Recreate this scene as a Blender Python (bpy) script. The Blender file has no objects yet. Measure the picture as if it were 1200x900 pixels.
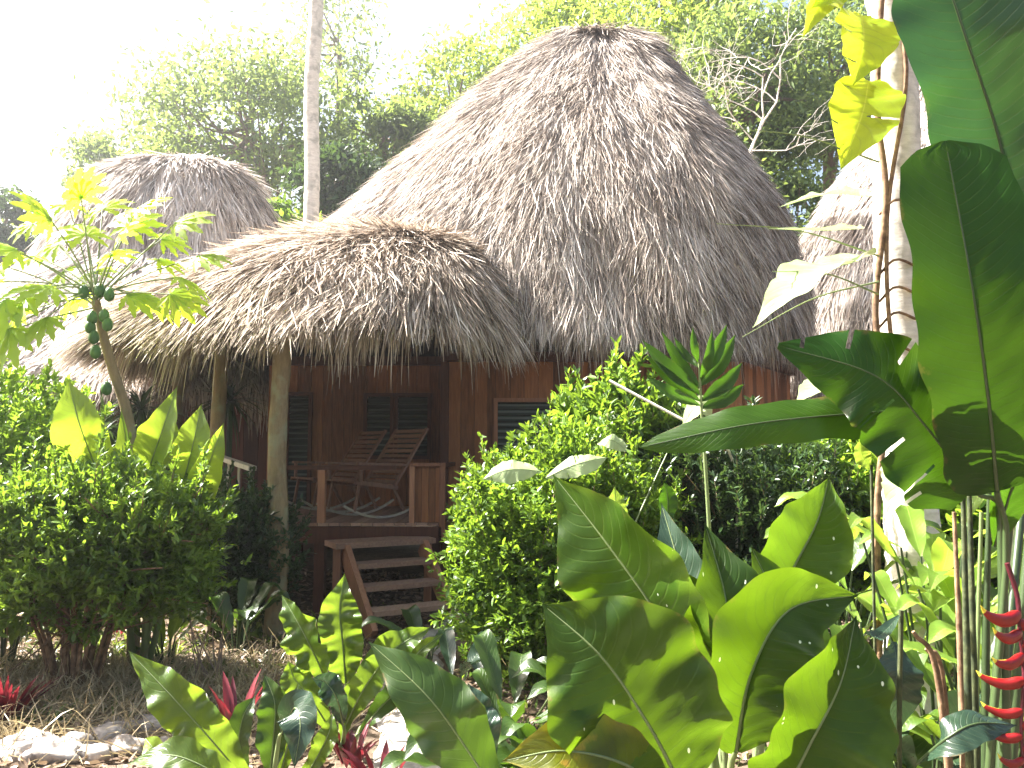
import bpy, math, numpy as np
from math import sin, cos, pi, radians
from mathutils import Vector

rng = np.random.default_rng(7)
U = lambda a, b, n=None: rng.uniform(a, b, n)
scene = bpy.context.scene
COL = scene.collection

# ------------------------------------------------------------------ camera
F = 930.0
CAMZ = 1.8
PITCH = math.atan(80 / F)
cam_d = bpy.data.cameras.new('camera')
cam_d.sensor_width = 36
cam_d.lens = 36 * F / 1200
cam_d.clip_start = 0.05
cam_d.clip_end = 2000
cam = bpy.data.objects.new('camera', cam_d)
COL.objects.link(cam)
cam.location = (0, 0, CAMZ)
cam.rotation_euler = (pi / 2 + PITCH, 0, 0)
scene.camera = cam


def P(px, py, D):
    """point at horizontal distance D (world Y) seen at photo position px,py"""
    a = (px - 600) / F
    b = (450 - py) / F
    d = np.array([a, cos(PITCH) - b * sin(PITCH), sin(PITCH) + b * cos(PITCH)])
    return np.array([0, 0, CAMZ]) + d * (D / d[1])


def nrm(v):
    v = np.asarray(v, float)
    return v / (np.linalg.norm(v, axis=-1, keepdims=True) + 1e-12)


# ------------------------------------------------------------------ geometry
class Geo:
    def __init__(s):
        s.V = []; s.F = {3: [], 4: []}; s.T = []; s.M = {3: [], 4: []}; s.UV = []; s.n = 0

    def add(s, V, Fc, tint=0.5, mat=0, uv=None):
        V = np.asarray(V, float).reshape(-1, 3)
        Fc = np.asarray(Fc, int)
        k = Fc.shape[1]
        s.V.append(V); s.F[k].append(Fc + s.n)
        s.M[k].append(np.full(len(Fc), mat))
        s.T.append(np.broadcast_to(np.asarray(tint, float), (len(V),)).copy())
        s.UV.append(np.zeros((len(V), 2)) if uv is None else np.asarray(uv, float))
        s.n += len(V)
        return s

    def build(s, name, mats, parent=None, smooth=True, loc=None):
        V = np.concatenate(s.V); T = np.concatenate(s.T); UV = np.concatenate(s.UV)
        org = np.zeros(3)
        if loc is not None:
            org = np.asarray(loc, float)
        elif parent is not None:
            org = np.array(wloc(parent))
        V = V - org
        me = bpy.data.meshes.new(name)
        me.vertices.add(len(V)); me.vertices.foreach_set('co', V.ravel())
        loops = []; tot = []; mi = []
        for k in (3, 4):
            if s.F[k]:
                f = np.concatenate(s.F[k]); loops.append(f.ravel()); tot.append(np.full(len(f), k)); mi.append(np.concatenate(s.M[k]))
        loops = np.concatenate(loops); tot = np.concatenate(tot); mi = np.concatenate(mi)
        me.loops.add(len(loops)); me.loops.foreach_set('vertex_index', loops)
        me.polygons.add(len(tot))
        st = np.concatenate([[0], np.cumsum(tot)[:-1]])
        me.polygons.foreach_set('loop_start', st); me.polygons.foreach_set('loop_total', tot)
        me.polygons.foreach_set('material_index', mi)
        me.polygons.foreach_set('use_smooth', np.full(len(tot), smooth))
        a = me.attributes.new('tint', 'FLOAT', 'POINT'); a.data.foreach_set('value', T)
        uvl = me.uv_layers.new(name='UVMap'); uvl.data.foreach_set('uv', UV[loops].ravel())
        me.update(); me.validate()
        if not isinstance(mats, (list, tuple)):
            mats = [mats]
        for m in mats:
            me.materials.append(m)
        o = bpy.data.objects.new(name, me); COL.objects.link(o)
        if parent is not None:
            o.parent = parent
        elif loc is not None:
            o.location = loc
        return o


WL = {}
def wloc(o):
    l = np.zeros(3)
    while o is not None:
        l = l + np.array(o.location); o = o.parent
    return l


def tag(o, label=None, cat=None, group=None, kind=None):
    if label: o['label'] = label
    if cat: o['category'] = cat
    if group: o['group'] = group
    if kind: o['kind'] = kind
    return o


def thing(name, label, cat, loc=(0, 0, 0), group=None):
    o = bpy.data.objects.new(name, None); COL.objects.link(o)
    o.empty_display_size = .2
    o.location = tuple(float(v) for v in loc)
    return tag(o, label, cat, group)


def box(g, c, sz, rz=0, tint=.5, mat=0, rx=0, M=None):
    """box centred c, size sz"""
    x, y, z = np.array(sz) / 2
    b = min(.006, x * .4, y * .4, z * .4)
    v = np.array([[i * x, j * y, k * z] for k in (-1, 1) for j in (-1, 1) for i in (-1, 1)], float)
    if rx:
        c_, s_ = cos(rx), sin(rx); v = v @ np.array([[1, 0, 0], [0, c_, -s_], [0, s_, c_]]).T
    if rz:
        c_, s_ = cos(rz), sin(rz); v = v @ np.array([[c_, -s_, 0], [s_, c_, 0], [0, 0, 1]]).T
    if M is not None:
        v = v @ np.array(M).T
    f = [[0, 2, 3, 1], [4, 5, 7, 6], [0, 1, 5, 4], [2, 6, 7, 3], [0, 4, 6, 2], [1, 3, 7, 5]]
    vv = (v + np.array(c))
    V = vv[np.array(f).ravel()]          # split corners: crisp shading
    g.add(V, np.arange(24).reshape(6, 4), tint, mat)
    return g


def beam(g, a, b, w, h, tint=.5, mat=0, up=(0, 0, 1)):
    a = np.array(a, float); b = np.array(b, float)
    t = nrm(b - a); s = np.cross(t, up)
    if np.linalg.norm(s) < 1e-4: s = np.array([1., 0, 0])
    s = nrm(s); u = np.cross(s, t)
    L = np.linalg.norm(b - a)
    M = np.stack([t, s, u], 1)
    box(g, (a + b) / 2, (L, w, h), tint=tint, mat=mat, M=M)


def tube(g, pts, rad, n=8, tint=.5, mat=0, bump=0, cap=True):
    pts = np.asarray(pts, float); k = len(pts)
    rad = np.broadcast_to(np.asarray(rad, float), (k,))
    t = nrm(np.gradient(pts, axis=0))
    ref = np.array([0, 0, 1.]) if abs(t[0][2]) < .9 else np.array([1., 0, 0])
    s = nrm(np.cross(t, ref)); u = np.cross(s, t)
    a = np.linspace(0, 2 * pi, n, endpoint=False)
    R = rad[:, None] * (1 + (bump * rng.normal(size=(k, n)) if bump else 0))
    V = pts[:, None] + R[..., None] * (np.cos(a)[None, :, None] * s[:, None] + np.sin(a)[None, :, None] * u[:, None])
    i = np.arange(k - 1)[:, None] * n; j = np.arange(n)[None]; j2 = (j + 1) % n
    Fc = np.stack([i + j, i + j2, i + n + j2, i + n + j], -1).reshape(-1, 4)
    uv = np.stack([np.repeat(np.linspace(0, 1, k), n), np.tile(a / 2 / pi, k)], 1)
    V = V.reshape(-1, 3)
    g.add(V, Fc, tint, mat, uv)
    if cap:
        for e, o in ((0, 0), (k - 1, (k - 1) * n)):
            c = V[o:o + n]; VV = np.vstack([c, pts[e]])
            q = np.arange(n)
            f = np.stack([q, (q + 1) % n, np.full(n, n)], 1)
            if e == 0: f = f[:, ::-1]
            g.add(VV, f, tint, mat)


def curve(pts, n=12):
    """Catmull-Rom through pts"""
    p = np.asarray(pts, float)
    if len(p) == 2:
        return p[0] + (p[1] - p[0]) * np.linspace(0, 1, n)[:, None]
    q = np.vstack([2 * p[0] - p[1], p, 2 * p[-1] - p[-2]])
    out = []
    T = np.linspace(0, len(p) - 1, n)
    for t in T:
        i = min(int(t), len(p) - 2); f = t - i
        a, b, c, d = q[i:i + 4]
        out.append(.5 * (2 * b + (c - a) * f + (2 * a - 5 * b + 4 * c - d) * f * f + (3 * b - a - 3 * c + d) * f ** 3))
    return np.array(out)


OVAL = ([0, .18, .42, .7, .9, 1], [.06, .72, 1, .8, .42, .02])
LANCE = ([0, .2, .5, .8, 1], [.15, .8, 1, .55, .02])
STRIP = ([0, .35, .75, 1], [.8, 1, .8, .15])
LOBE = ([0, .3, .45, .55, .7, .78, .9, 1], [.25, .5, 1.0, .55, .95, .5, .42, .03])


def ribbons(g, base, d, nv, L, W, prof=OVAL, fold=.2, bend=.1, grav=0., tint=.5, mat=0, flat=False):
    base = np.asarray(base, float).reshape(-1, 3); N = len(base)
    if N == 0: return
    d = nrm(np.broadcast_to(d, (N, 3)))
    nv = np.broadcast_to(nv, (N, 3))
    s = nrm(np.cross(d, nv)); nn = np.cross(s, d)
    L = np.broadcast_to(L, (N,))[:, None, None]; W = np.broadcast_to(W, (N,))[:, None, None]
    bend = np.broadcast_to(bend, (N,))[:, None, None]; grav = np.broadcast_to(grav, (N,))[:, None, None]
    u = np.array(prof[0])[None, :, None]; w = np.array(prof[1])[None, :, None] * .5
    K = u.shape[1]
    mid = base[:, None] + d[:, None] * L * u - nn[:, None] * L * bend * u ** 2
    mid = mid - np.array([0, 0, 1.]) * L * grav * u ** 2
    l = mid + s[:, None] * W * w + nn[:, None] * W * w * fold
    r = mid - s[:, None] * W * w + nn[:, None] * W * w * fold
    if flat:
        V = np.stack([l, r], 2); m = 2; vv = [-1, 1]
    else:
        V = np.stack([l, mid, r], 2); m = 3; vv = [-1, 0, 1]
    V = V.reshape(-1, 3)
    bi = (np.arange(N) * K * m)[:, None, None]
    k = (np.arange(K - 1) * m)[None, :, None]; j = np.arange(m - 1)[None, None]
    a = bi + k + j
    Fc = np.stack([a, a + 1, a + m + 1, a + m], -1).reshape(-1, 4)
    t = np.repeat(np.broadcast_to(tint, (N,)), K * m)
    uv = np.stack([np.tile(np.repeat(prof[0], m), N), np.tile(np.tile(vv, K), N)], 1)
    g.add(V, Fc, t, mat, uv)


def leaf_blade(g, mid, W, face=(0, -1, .35), prof=None, cup=.25, wave=.04, nwave=3, roll=0., tint=.5, mat=0,
               nu=72, nv=15, tip=1.0, tears=0, asym=0., blunt=.55, base_w=.1, seed=0):
    """large leaf about a midrib (points); v grid across"""
    r = np.random.default_rng(seed + 11)
    m = curve(mid, nu)
    L = np.linalg.norm(np.diff(m, axis=0), axis=1).sum()
    t = nrm(np.gradient(m, axis=0))
    face = np.broadcast_to(np.asarray(face, float), (nu, 3))
    s = nrm(np.cross(t, face)); n0 = np.cross(s, t)
    ang = np.broadcast_to(roll, (nu,))[:, None]
    s2 = s * np.cos(ang) + n0 * np.sin(ang); n = np.cross(s2, t)
    u = np.linspace(0, 1, nu)
    if prof is None:
        # blunt in (0,1): position of widest part from base
        k = math.log(.5) / math.log(blunt)
        w = np.sin(pi * u ** k) ** np.where(u < blunt, .66, 1.2)
        w = np.maximum(w, base_w * (1 - u) ** 2)
        w[-1] = .012
    else:
        w = np.interp(u, prof[0], prof[1])
    v = np.linspace(-1, 1, nv)
    ph = r.uniform(0, 6.28, 4)
    amp = wave * W
    off = (np.abs(v)[None] ** 1.5) * (np.sin(2 * pi * nwave * u[:, None] + ph[0] + np.sign(v)[None] * ph[1]) * amp
          + np.sin(2 * pi * nwave * 2.3 * u[:, None] + ph[2] + np.sign(v)[None] * ph[3]) * amp * .45) * np.clip(w, 0, 1)[:, None]
    cupz = cup * W * .5 * (np.abs(v)[None] ** 1.35) * w[:, None]
    # edge irregularity
    irr = 1 + .05 * np.sin(2 * pi * 2.1 * u + ph[1]) + .03 * np.sin(2 * pi * 5.7 * u + ph[3])
    X = (v[None] * .5 * W * (1 + asym * np.sign(v))[None] * (w * irr)[:, None])
    # side-vein corrugation
    cor = .013 * W * np.sin((u[:, None] - .22 * np.abs(v)[None] ** 1.3) * 2 * pi * 11 + r.uniform(0, 6)) * (1 - np.abs(v)[None]) * np.abs(v)[None] * 2
    # side parts sweep toward tip
    V = m[:, None] + s2[:, None] * X[..., None] + n[:, None] * (cupz + off + cor)[..., None] + t[:, None] * (np.abs(v)[None, :, None] * .12 * W * w[:, None, None] * (.5 - u[:, None, None]) * -1)
    idx = np.arange(nu * nv).reshape(nu, nv)
    Fc = np.stack([idx[:-1, :-1], idx[:-1, 1:], idx[1:, 1:], idx[1:, :-1]], -1)
    keep = np.ones((nu - 1, nv - 1), bool)
    c = (nv - 1) // 2
    for _ in range(tears):
        i = r.integers(4, nu - 3); sd = r.integers(0, 2); dep = r.integers(2, c)
        if i >= nu - 1: continue
        if sd: keep[i, nv - 1 - dep:] = False
        else: keep[i, :dep] = False
    Fc = Fc[keep].reshape(-1, 4)
    uu, vv = np.meshgrid(u, v, indexing='ij')
    g.add(V.reshape(-1, 3), Fc, tint, mat, np.stack([uu.ravel(), vv.ravel()], 1))
    return m


# ------------------------------------------------------------------ materials
def newmat(name):
    m = bpy.data.materials.new(name); m.use_nodes = True
    nt = m.node_tree; nt.nodes.clear()
    out = nt.nodes.new('ShaderNodeOutputMaterial')
    return m, nt, out


def N(nt, typ, **kw):
    n = nt.nodes.new('ShaderNode' + typ)
    for k, v in kw.items():
        if k in n.inputs.keys() if hasattr(n.inputs, 'keys') else False:
            n.inputs[k].default_value = v
        else:
            setattr(n, k, v)
    return n


def ramp(nt, src, stops):
    r = nt.nodes.new('ShaderNodeValToRGB')
    e = r.color_ramp.elements
    while len(e) < len(stops): e.new(.5)
    for i, (p, c) in enumerate(stops):
        e[i].position = p; e[i].color = (*c, 1)
    nt.links.new(src, r.inputs[0]); return r.outputs[0]


def mix(nt, fac, a, b, typ='MIX'):
    n = nt.nodes.new('ShaderNodeMix'); n.data_type = 'RGBA'; n.blend_type = typ
    for s, v in ((0, fac), (6, a), (7, b)):
        if hasattr(v, 'links'): nt.links.new(v, n.inputs[s])
        elif s == 0: n.inputs[s].default_value = v
        else: n.inputs[s].default_value = (*v, 1)
    return n.outputs[2]


def math_(nt, op, a, b=None, c=None):
    n = nt.nodes.new('ShaderNodeMath'); n.operation = op
    for i, v in enumerate((a, b, c)):
        if v is None: continue
        if hasattr(v, 'links'): nt.links.new(v, n.inputs[i])
        else: n.inputs[i].default_value = v
    return n.outputs[0]


def attr(nt):
    a = nt.nodes.new('ShaderNodeAttribute'); a.attribute_name = 'tint'; return a.outputs['Fac']


def noise(nt, scale, detail=4, coord=None, rough=.55, sc=None):
    n = nt.nodes.new('ShaderNodeTexNoise'); n.inputs['Scale'].default_value = scale; n.inputs['Detail'].default_value = detail
    n.inputs['Roughness'].default_value = rough
    if coord is None:
        tc = nt.nodes.new('ShaderNodeTexCoord'); coord = tc.outputs['Object']
    if sc is not None:
        mp = nt.nodes.new('ShaderNodeMapping'); mp.inputs['Scale'].default_value = sc
        nt.links.new(coord, mp.inputs[0]); coord = mp.outputs[0]
    nt.links.new(coord, n.inputs['Vector']); return n.outputs['Fac']


def principled(nt, out, col, rough=.6, spec=.4, bump=None, bstr=.3, bdist=.02, connect=True):
    p = nt.nodes.new('ShaderNodeBsdfPrincipled')
    if hasattr(col, 'links'): nt.links.new(col, p.inputs['Base Color'])
    else: p.inputs['Base Color'].default_value = (*col, 1)
    if hasattr(rough, 'links'): nt.links.new(rough, p.inputs['Roughness'])
    else: p.inputs['Roughness'].default_value = rough
    p.inputs['Specular IOR Level'].default_value = spec
    if bump is not None:
        b = nt.nodes.new('ShaderNodeBump'); b.inputs['Strength'].default_value = bstr; b.inputs['Distance'].default_value = bdist
        nt.links.new(bump, b.inputs['Height']); nt.links.new(b.outputs[0], p.inputs['Normal'])
    if connect: nt.links.new(p.outputs[0], out.inputs[0])
    return p


def leaf_mat(name, dark, light, trans=.4, tcol=None, rough=.42, spec=.5, tmul=2.2):
    """small leaves: tint picks between two leaf colours; part of the light passes through"""
    m, nt, out = newmat(name)
    c = ramp(nt, attr(nt), [(0, dark), (1, light)])
    p = principled(nt, out, c, rough, spec, connect=False)
    tr = nt.nodes.new('ShaderNodeBsdfTranslucent')
    if tcol is None:
        tcol = (light[0] * tmul * 1.15, light[1] * tmul, light[2] * tmul * .5)
    tc = mix(nt, .6, c, tuple(min(1, x) for x in tcol))
    nt.links.new(tc, tr.inputs[0])
    ms = nt.nodes.new('ShaderNodeMixShader'); ms.inputs[0].default_value = trans
    nt.links.new(p.outputs[0], ms.inputs[1]); nt.links.new(tr.outputs[0], ms.inputs[2])
    nt.links.new(ms.outputs[0], out.inputs[0])
    return m


def big_leaf_mat(name, base, vein, tcol, edge=None, nveins=26, slant=.45, trans=.45, rough=.35, spots=False, blotch=None, spec=.5):
    if base[0] < .3 and 'banana' not in name and 'vine' not in name and 'ginger' not in name:
        base = tuple(x * .40 for x in base); vein = tuple(x * .42 for x in vein); tcol = tuple(x * .5 for x in tcol)
        if edge is not None: edge = tuple(x * .6 for x in edge)
    m, nt, out = newmat(name)
    tc = nt.nodes.new('ShaderNodeTexCoord'); sep = nt.nodes.new('ShaderNodeSeparateXYZ')
    nt.links.new(tc.outputs['UV'], sep.inputs[0])
    u, v = sep.outputs[0], sep.outputs[1]
    av = math_(nt, 'ABSOLUTE', v)
    nz = noise(nt, 7, 3)
    ph = math_(nt, 'SUBTRACT', u, math_(nt, 'MULTIPLY', math_(nt, 'POWER', av, 1.4), slant * .35))
    ph = math_(nt, 'ADD', ph, math_(nt, 'MULTIPLY', nz, .015))
    sn = math_(nt, 'SINE', math_(nt, 'MULTIPLY', ph, nveins * 2 * pi))
    vn = math_(nt, 'POWER', math_(nt, 'MAXIMUM', sn, 0.0), 9.0)
    vn = math_(nt, 'MULTIPLY', vn, math_(nt, 'SUBTRACT', 1.0, math_(nt, 'POWER', av, 3.0)))
    midr = math_(nt, 'LESS_THAN', av, .022)
    big = noise(nt, 3.5, 5)
    b2 = tuple(x * .55 for x in base); b3 = tuple(min(1, x * 1.35) for x in base)
    col = ramp(nt, big, [(.3, b2), (.55, base), (.75, b3)])
    sec = noise(nt, 30, 2, sc=(1, 1, 1))
    col = mix(nt, math_(nt, 'MULTIPLY', vn, .3), col, vein)
    if edge is not None:
        em = math_(nt, 'ADD', math_(nt, 'MULTIPLY', av, .75), math_(nt, 'MULTIPLY', math_(nt, 'SUBTRACT', big, .5), 1.3))
        em = ramp(nt, em, [(.55, (0, 0, 0)), (.85, (1, 1, 1))])
        col = mix(nt, math_(nt, 'MULTIPLY', em, .8), col, edge)
    if blotch is not None:
        bm = ramp(nt, noise(nt, 9, 6), [(.62, (0, 0, 0)), (.68, (1, 1, 1))])
        col = mix(nt, math_(nt, 'MULTIPLY', bm, .6), col, blotch)
    col = mix(nt, midr, col, vein)
    if spots:
        vo = nt.nodes.new('ShaderNodeTexVoronoi'); vo.inputs['Scale'].default_value = 34; vo.inputs['Randomness'].default_value = 1
        mp = nt.nodes.new('ShaderNodeMapping'); mp.inputs['Scale'].default_value = (1, 1, .45)
        nt.links.new(tc.outputs['Object'], mp.inputs[0]); nt.links.new(mp.outputs[0], vo.inputs['Vector'])
        near = math_(nt, 'LESS_THAN', vo.outputs['Distance'], .12)
        sp = nt.nodes.new('ShaderNodeSeparateColor'); nt.links.new(vo.outputs['Color'], sp.inputs[0])
        some = math_(nt, 'GREATER_THAN', sp.outputs[0], .72)
        col = mix(nt, math_(nt, 'MULTIPLY', near, some), col, (.75, .8, .62))
    fray = math_(nt, 'ADD', math_(nt, 'MULTIPLY', math_(nt, 'POWER', av, 4.0), .22), math_(nt, 'MULTIPLY', noise(nt, 11, 6, rough=.7), .9))
    fm = ramp(nt, fray, [(.68, (0, 0, 0)), (.76, (1, 1, 1))])
    col = mix(nt, math_(nt, 'MULTIPLY', fm, .7), col, (.13, .085, .03))
    hgt = math_(nt, 'ADD', math_(nt, 'MULTIPLY', vn, -.6), math_(nt, 'MULTIPLY', midr, -.8))
    p = principled(nt, out, col, rough, spec, bump=hgt, bstr=.35, bdist=.005, connect=False)
    tr = nt.nodes.new('ShaderNodeBsdfTranslucent')
    t2 = mix(nt, .6, col, tcol)
    t2 = mix(nt, math_(nt, 'MULTIPLY', vn, .3), t2, (.02, .05, .005))
    nt.links.new(t2, tr.inputs[0])
    ms = nt.nodes.new('ShaderNodeMixShader'); ms.inputs[0].default_value = trans
    nt.links.new(p.outputs[0], ms.inputs[1]); nt.links.new(tr.outputs[0], ms.inputs[2])
    nt.links.new(ms.outputs[0], out.inputs[0])
    return m


def wood_mat(name, a, b, rough=.6, grain=(14, 14, 1.2), spec=.3, mottle=None):
    m, nt, out = newmat(name)
    n1 = noise(nt, 2.5, 7, sc=grain, rough=.65)
    t = math_(nt, 'ADD', math_(nt, 'MULTIPLY', n1, .7), math_(nt, 'MULTIPLY', attr(nt), .45))
    c = ramp(nt, t, [(.25, a), (.85, b)])
    if mottle is not None:
        mm = ramp(nt, noise(nt, 5, 6), [(.5, (0, 0, 0)), (.66, (1, 1, 1))])
        c = mix(nt, math_(nt, 'MULTIPLY', mm, .6), c, mottle)
    principled(nt, out, c, rough, spec, bump=n1, bstr=.5, bdist=.01)
    return m


def thatch_mat(name, dark, mid, light, trans=.12):
    m, nt, out = newmat(name)
    n1 = noise(nt, 1.1, 5)
    t = math_(nt, 'ADD', math_(nt, 'MULTIPLY', attr(nt), .75), math_(nt, 'MULTIPLY', math_(nt, 'SUBTRACT', n1, .36), .85))
    c = ramp(nt, t, [(.12, dark), (.5, mid), (.92, light)])
    p = principled(nt, out, c, .72, .2, connect=False)
    tr = nt.nodes.new('ShaderNodeBsdfTranslucent'); nt.links.new(c, tr.inputs[0])
    ms = nt.nodes.new('ShaderNodeMixShader'); ms.inputs[0].default_value = trans
    nt.links.new(p.outputs[0], ms.inputs[1]); nt.links.new(tr.outputs[0], ms.inputs[2])
    nt.links.new(ms.outputs[0], out.inputs[0])
    return m


def plain(name, a, b=None, scale=8, rough=.8, spec=.3, bstr=.4, bdist=.02, detail=8, lo=.35, hi=.65):
    m, nt, out = newmat(name)
    n1 = noise(nt, scale, detail)
    c = ramp(nt, n1, [(lo, a), (hi, b or a)])
    principled(nt, out, c, rough, spec, bump=n1, bstr=bstr, bdist=bdist)
    return m


THATCH = thatch_mat('thatch', (.10, .072, .055), (.43, .355, .295), (.84, .77, .69))
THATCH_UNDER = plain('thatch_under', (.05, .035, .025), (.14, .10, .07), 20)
THATCH_TAN = thatch_mat('thatch_tan', (.12, .082, .056), (.475, .38, .295), (.86, .77, .66), .2)
REDWOOD = wood_mat('red_wood', (.065, .021, .009), (.41, .16, .064))
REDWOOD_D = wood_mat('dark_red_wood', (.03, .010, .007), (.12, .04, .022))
DECKWOOD = wood_mat('deck_wood', (.16, .08, .055), (.42, .27, .2), grain=(14, 2, 14))
CHAIRWOOD = wood_mat('chair_wood', (.08, .036, .022), (.28, .15, .10))
RAILWOOD = wood_mat('rail_wood', (.15, .055, .03), (.40, .19, .11))
GREYWOOD = wood_mat('grey_wood', (.22, .18, .14), (.5, .44, .36))
LOG = wood_mat('log_bark', (.10, .065, .035), (.36, .26, .15), grain=(9, 9, 2.5), rough=.9, mottle=(.28, .30, .20))
BARK = wood_mat('bark', (.09, .06, .045), (.30, .22, .16), grain=(9, 9, 3), rough=.9)
PALE_BARK = wood_mat('pale_bark', (.36, .31, .26), (.82, .77, .69), grain=(4, 4, 14), rough=.85, mottle=(.22, .21, .17))
STEM_G = leaf_mat('green_stem', (.018, .035, .01), (.055, .085, .028), .1)
STEM_P = leaf_mat('pale_stem', (.12, .17, .06), (.22, .27, .12), .2)
STEM_D = plain('dark_stem', (.02, .03, .012), (.07, .08, .03), 20)
STEM_B = plain('brown_stem', (.10, .055, .03), (.26, .16, .09), 20)
LF_BUSH = leaf_mat('bush_leaf', (.028, .072, .010), (.145, .25, .03), .43, tmul=2.0)
LF_BUSHD = leaf_mat('dark_bush_leaf', (.014, .035, .012), (.05, .095, .03), .25, rough=.3)
LF_BRIGHT = leaf_mat('bright_leaf', (.06, .13, .015), (.18, .30, .04), .45, tmul=2.0)
LF_TREE = leaf_mat('tree_leaf', (.05, .095, .03), (.18, .26, .085), .42, tmul=1.7)
LF_TREE2 = leaf_mat('tree_leaf_yellow', (.08, .14, .02), (.24, .33, .07), .45, tmul=2.0)
LF_PAPAYA = leaf_mat('papaya_leaf', (.14, .25, .018), (.31, .44, .035), .58, tmul=2.1)
LF_RED = leaf_mat('red_leaf', (.05, .006, .014), (.22, .025, .035), .25, tcol=(.35, .03, .04))
LF_SPRIG = leaf_mat('sprig_leaf', (.06, .15, .02), (.16, .30, .05), .4, rough=.3)
LF_DRYL = leaf_mat('dry_leaf', (.09, .055, .033), (.36, .26, .18), .15, tcol=(.4, .28, .16))
GRASS_DRY = leaf_mat('dry_grass', (.20, .145, .07), (.52, .43, .27), .25, tcol=(.5, .4, .2))
GRASS_G = leaf_mat('green_grass', (.03, .06, .012), (.13, .19, .04), .35)
BL_HERO = big_leaf_mat('broad_leaf', (.042, .118, .010), (.18, .30, .05), (.30, .52, .012), edge=(.15, .25, .012), spots=True, trans=.38, spec=.3, nveins=22)
BL_HEROY = big_leaf_mat('broad_leaf_light', (.085, .20, .016), (.28, .42, .08), (.36, .64, .02), edge=(.18, .30, .02), spots=True, trans=.42, spec=.3, nveins=20)
BL_YEL = big_leaf_mat('broad_leaf_yellow', (.17, .22, .012), (.40, .42, .09), (.6, .6, .02), edge=(.42, .33, .03), blotch=(.4, .2, .04), trans=.5, nveins=20)
BL_CURVE = big_leaf_mat('curved_leaf', (.07, .15, .018), (.2, .3, .06), (.22, .42, .02), trans=.3, nveins=16)
BL_NEST = big_leaf_mat('nest_leaf', (.12, .24, .02), (.36, .48, .12), (.55, .80, .05), trans=.45, nveins=18, blotch=(.16, .2, .05))
BL_BLUE = big_leaf_mat('bluish_leaf', (.06, .12, .07), (.2, .28, .16), (.12, .25, .06), trans=.2, nveins=16, rough=.25)
BL_BAN = big_leaf_mat('banana_leaf', (.16, .27, .02), (.34, .44, .08), (.55, .72, .04), edge=(.26, .36, .03), trans=.55, nveins=30, slant=.2)
BL_HEL = big_leaf_mat('heliconia_leaf', (.035, .13, .012), (.12, .2, .04), (.13, .27, .006), trans=.36, spec=.25, nveins=40, slant=.25, rough=.3)
BL_HELY = big_leaf_mat('heliconia_leaf_light', (.07, .17, .015), (.18, .28, .05), (.18, .44, .012), trans=.42, spec=.3, nveins=40, slant=.25, rough=.3)
BL_HELG = big_leaf_mat('heliconia_leaf_grey', (.07, .17, .06), (.26, .36, .14), (.08, .26, .02), trans=.35, nveins=34, slant=.25, rough=.3)
BL_POTH = big_leaf_mat('vine_leaf', (.22, .32, .015), (.40, .46, .06), (.75, .85, .02), trans=.6, nveins=9, slant=.6)
BL_WHITE = big_leaf_mat('sunlit_pale_vine_leaf', (.34, .42, .20), (.5, .56, .34), (.5, .62, .22), trans=.25, nveins=9, slant=.6, rough=.3)  # overexposed sunlight on the vine put into the colour; pale bush leaves share it
BL_GING = big_leaf_mat('ginger_leaf', (.14, .24, .03), (.34, .42, .1), (.5, .68, .06), trans=.5, nveins=22, slant=.3)
RED_BR = leaf_mat('red_bract', (.14, .003, .004), (.25, .008, .007), .18, tcol=(.4, .012, .008), rough=.3)
YEL_TIP = leaf_mat('yellow_tip', (.5, .42, .04), (.6, .5, .06), .25, tcol=(.8, .7, .1))
STONE = plain('pale_stone', (.16, .13, .11), (.46, .41, .36), 9, rough=.9, bstr=.8, bdist=.03)
PATH = plain('path_stone', (.20, .18, .16), (.42, .39, .35), 12, rough=.95, bstr=.5)
FRUIT = plain('papaya_fruit', (.03, .09, .02), (.07, .16, .035), 6, rough=.4, bstr=.1)
DARKNET = plain('dark_netting', (.012, .016, .016), (.03, .035, .033), 60, rough=.6)
INSIDE_SHADE = plain('inside_shade', (.02, .012, .01), (.04, .02, .015), 10)  # indoor shade put into a near-black colour
WHITE_STICK = plain('peeled_stick', (.6, .56, .48), (.8, .76, .68), 14)


def window_mat():
    m, nt, out = newmat('louvre_screen')
    tc = nt.nodes.new('ShaderNodeTexCoord'); sep = nt.nodes.new('ShaderNodeSeparateXYZ')
    nt.links.new(tc.outputs['Object'], sep.inputs[0])
    s = math_(nt, 'SINE', math_(nt, 'MULTIPLY', sep.outputs[2], 2 * pi / .09))
    c = ramp(nt, s, [(.0, (.05, .06, .055)), (.9, (.13, .15, .14))])
    principled(nt, out, c, .25, .5)
    return m
LOUVRE = window_mat()


def ground_mat():
    m, nt, out = newmat('forest_soil')
    a = noise(nt, .6, 6); b = noise(nt, 14, 9, rough=.7)
    t = math_(nt, 'ADD', math_(nt, 'MULTIPLY', a, .4), math_(nt, 'MULTIPLY', b, .6))
    c = ramp(nt, t, [(.3, (.045, .032, .022)), (.5, (.12, .088, .06)), (.68, (.25, .19, .14))])
    principled(nt, out, c, .95, .2, bump=b, bstr=.8, bdist=.03)
    return m
GROUND = ground_mat()

# ------------------------------------------------------------------ ground
def gz(x, y):
    return .05 * np.sin(x * .9 + 1) * np.cos(y * .7) + .03 * np.sin(x * 2.3 + y * 1.7)


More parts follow.
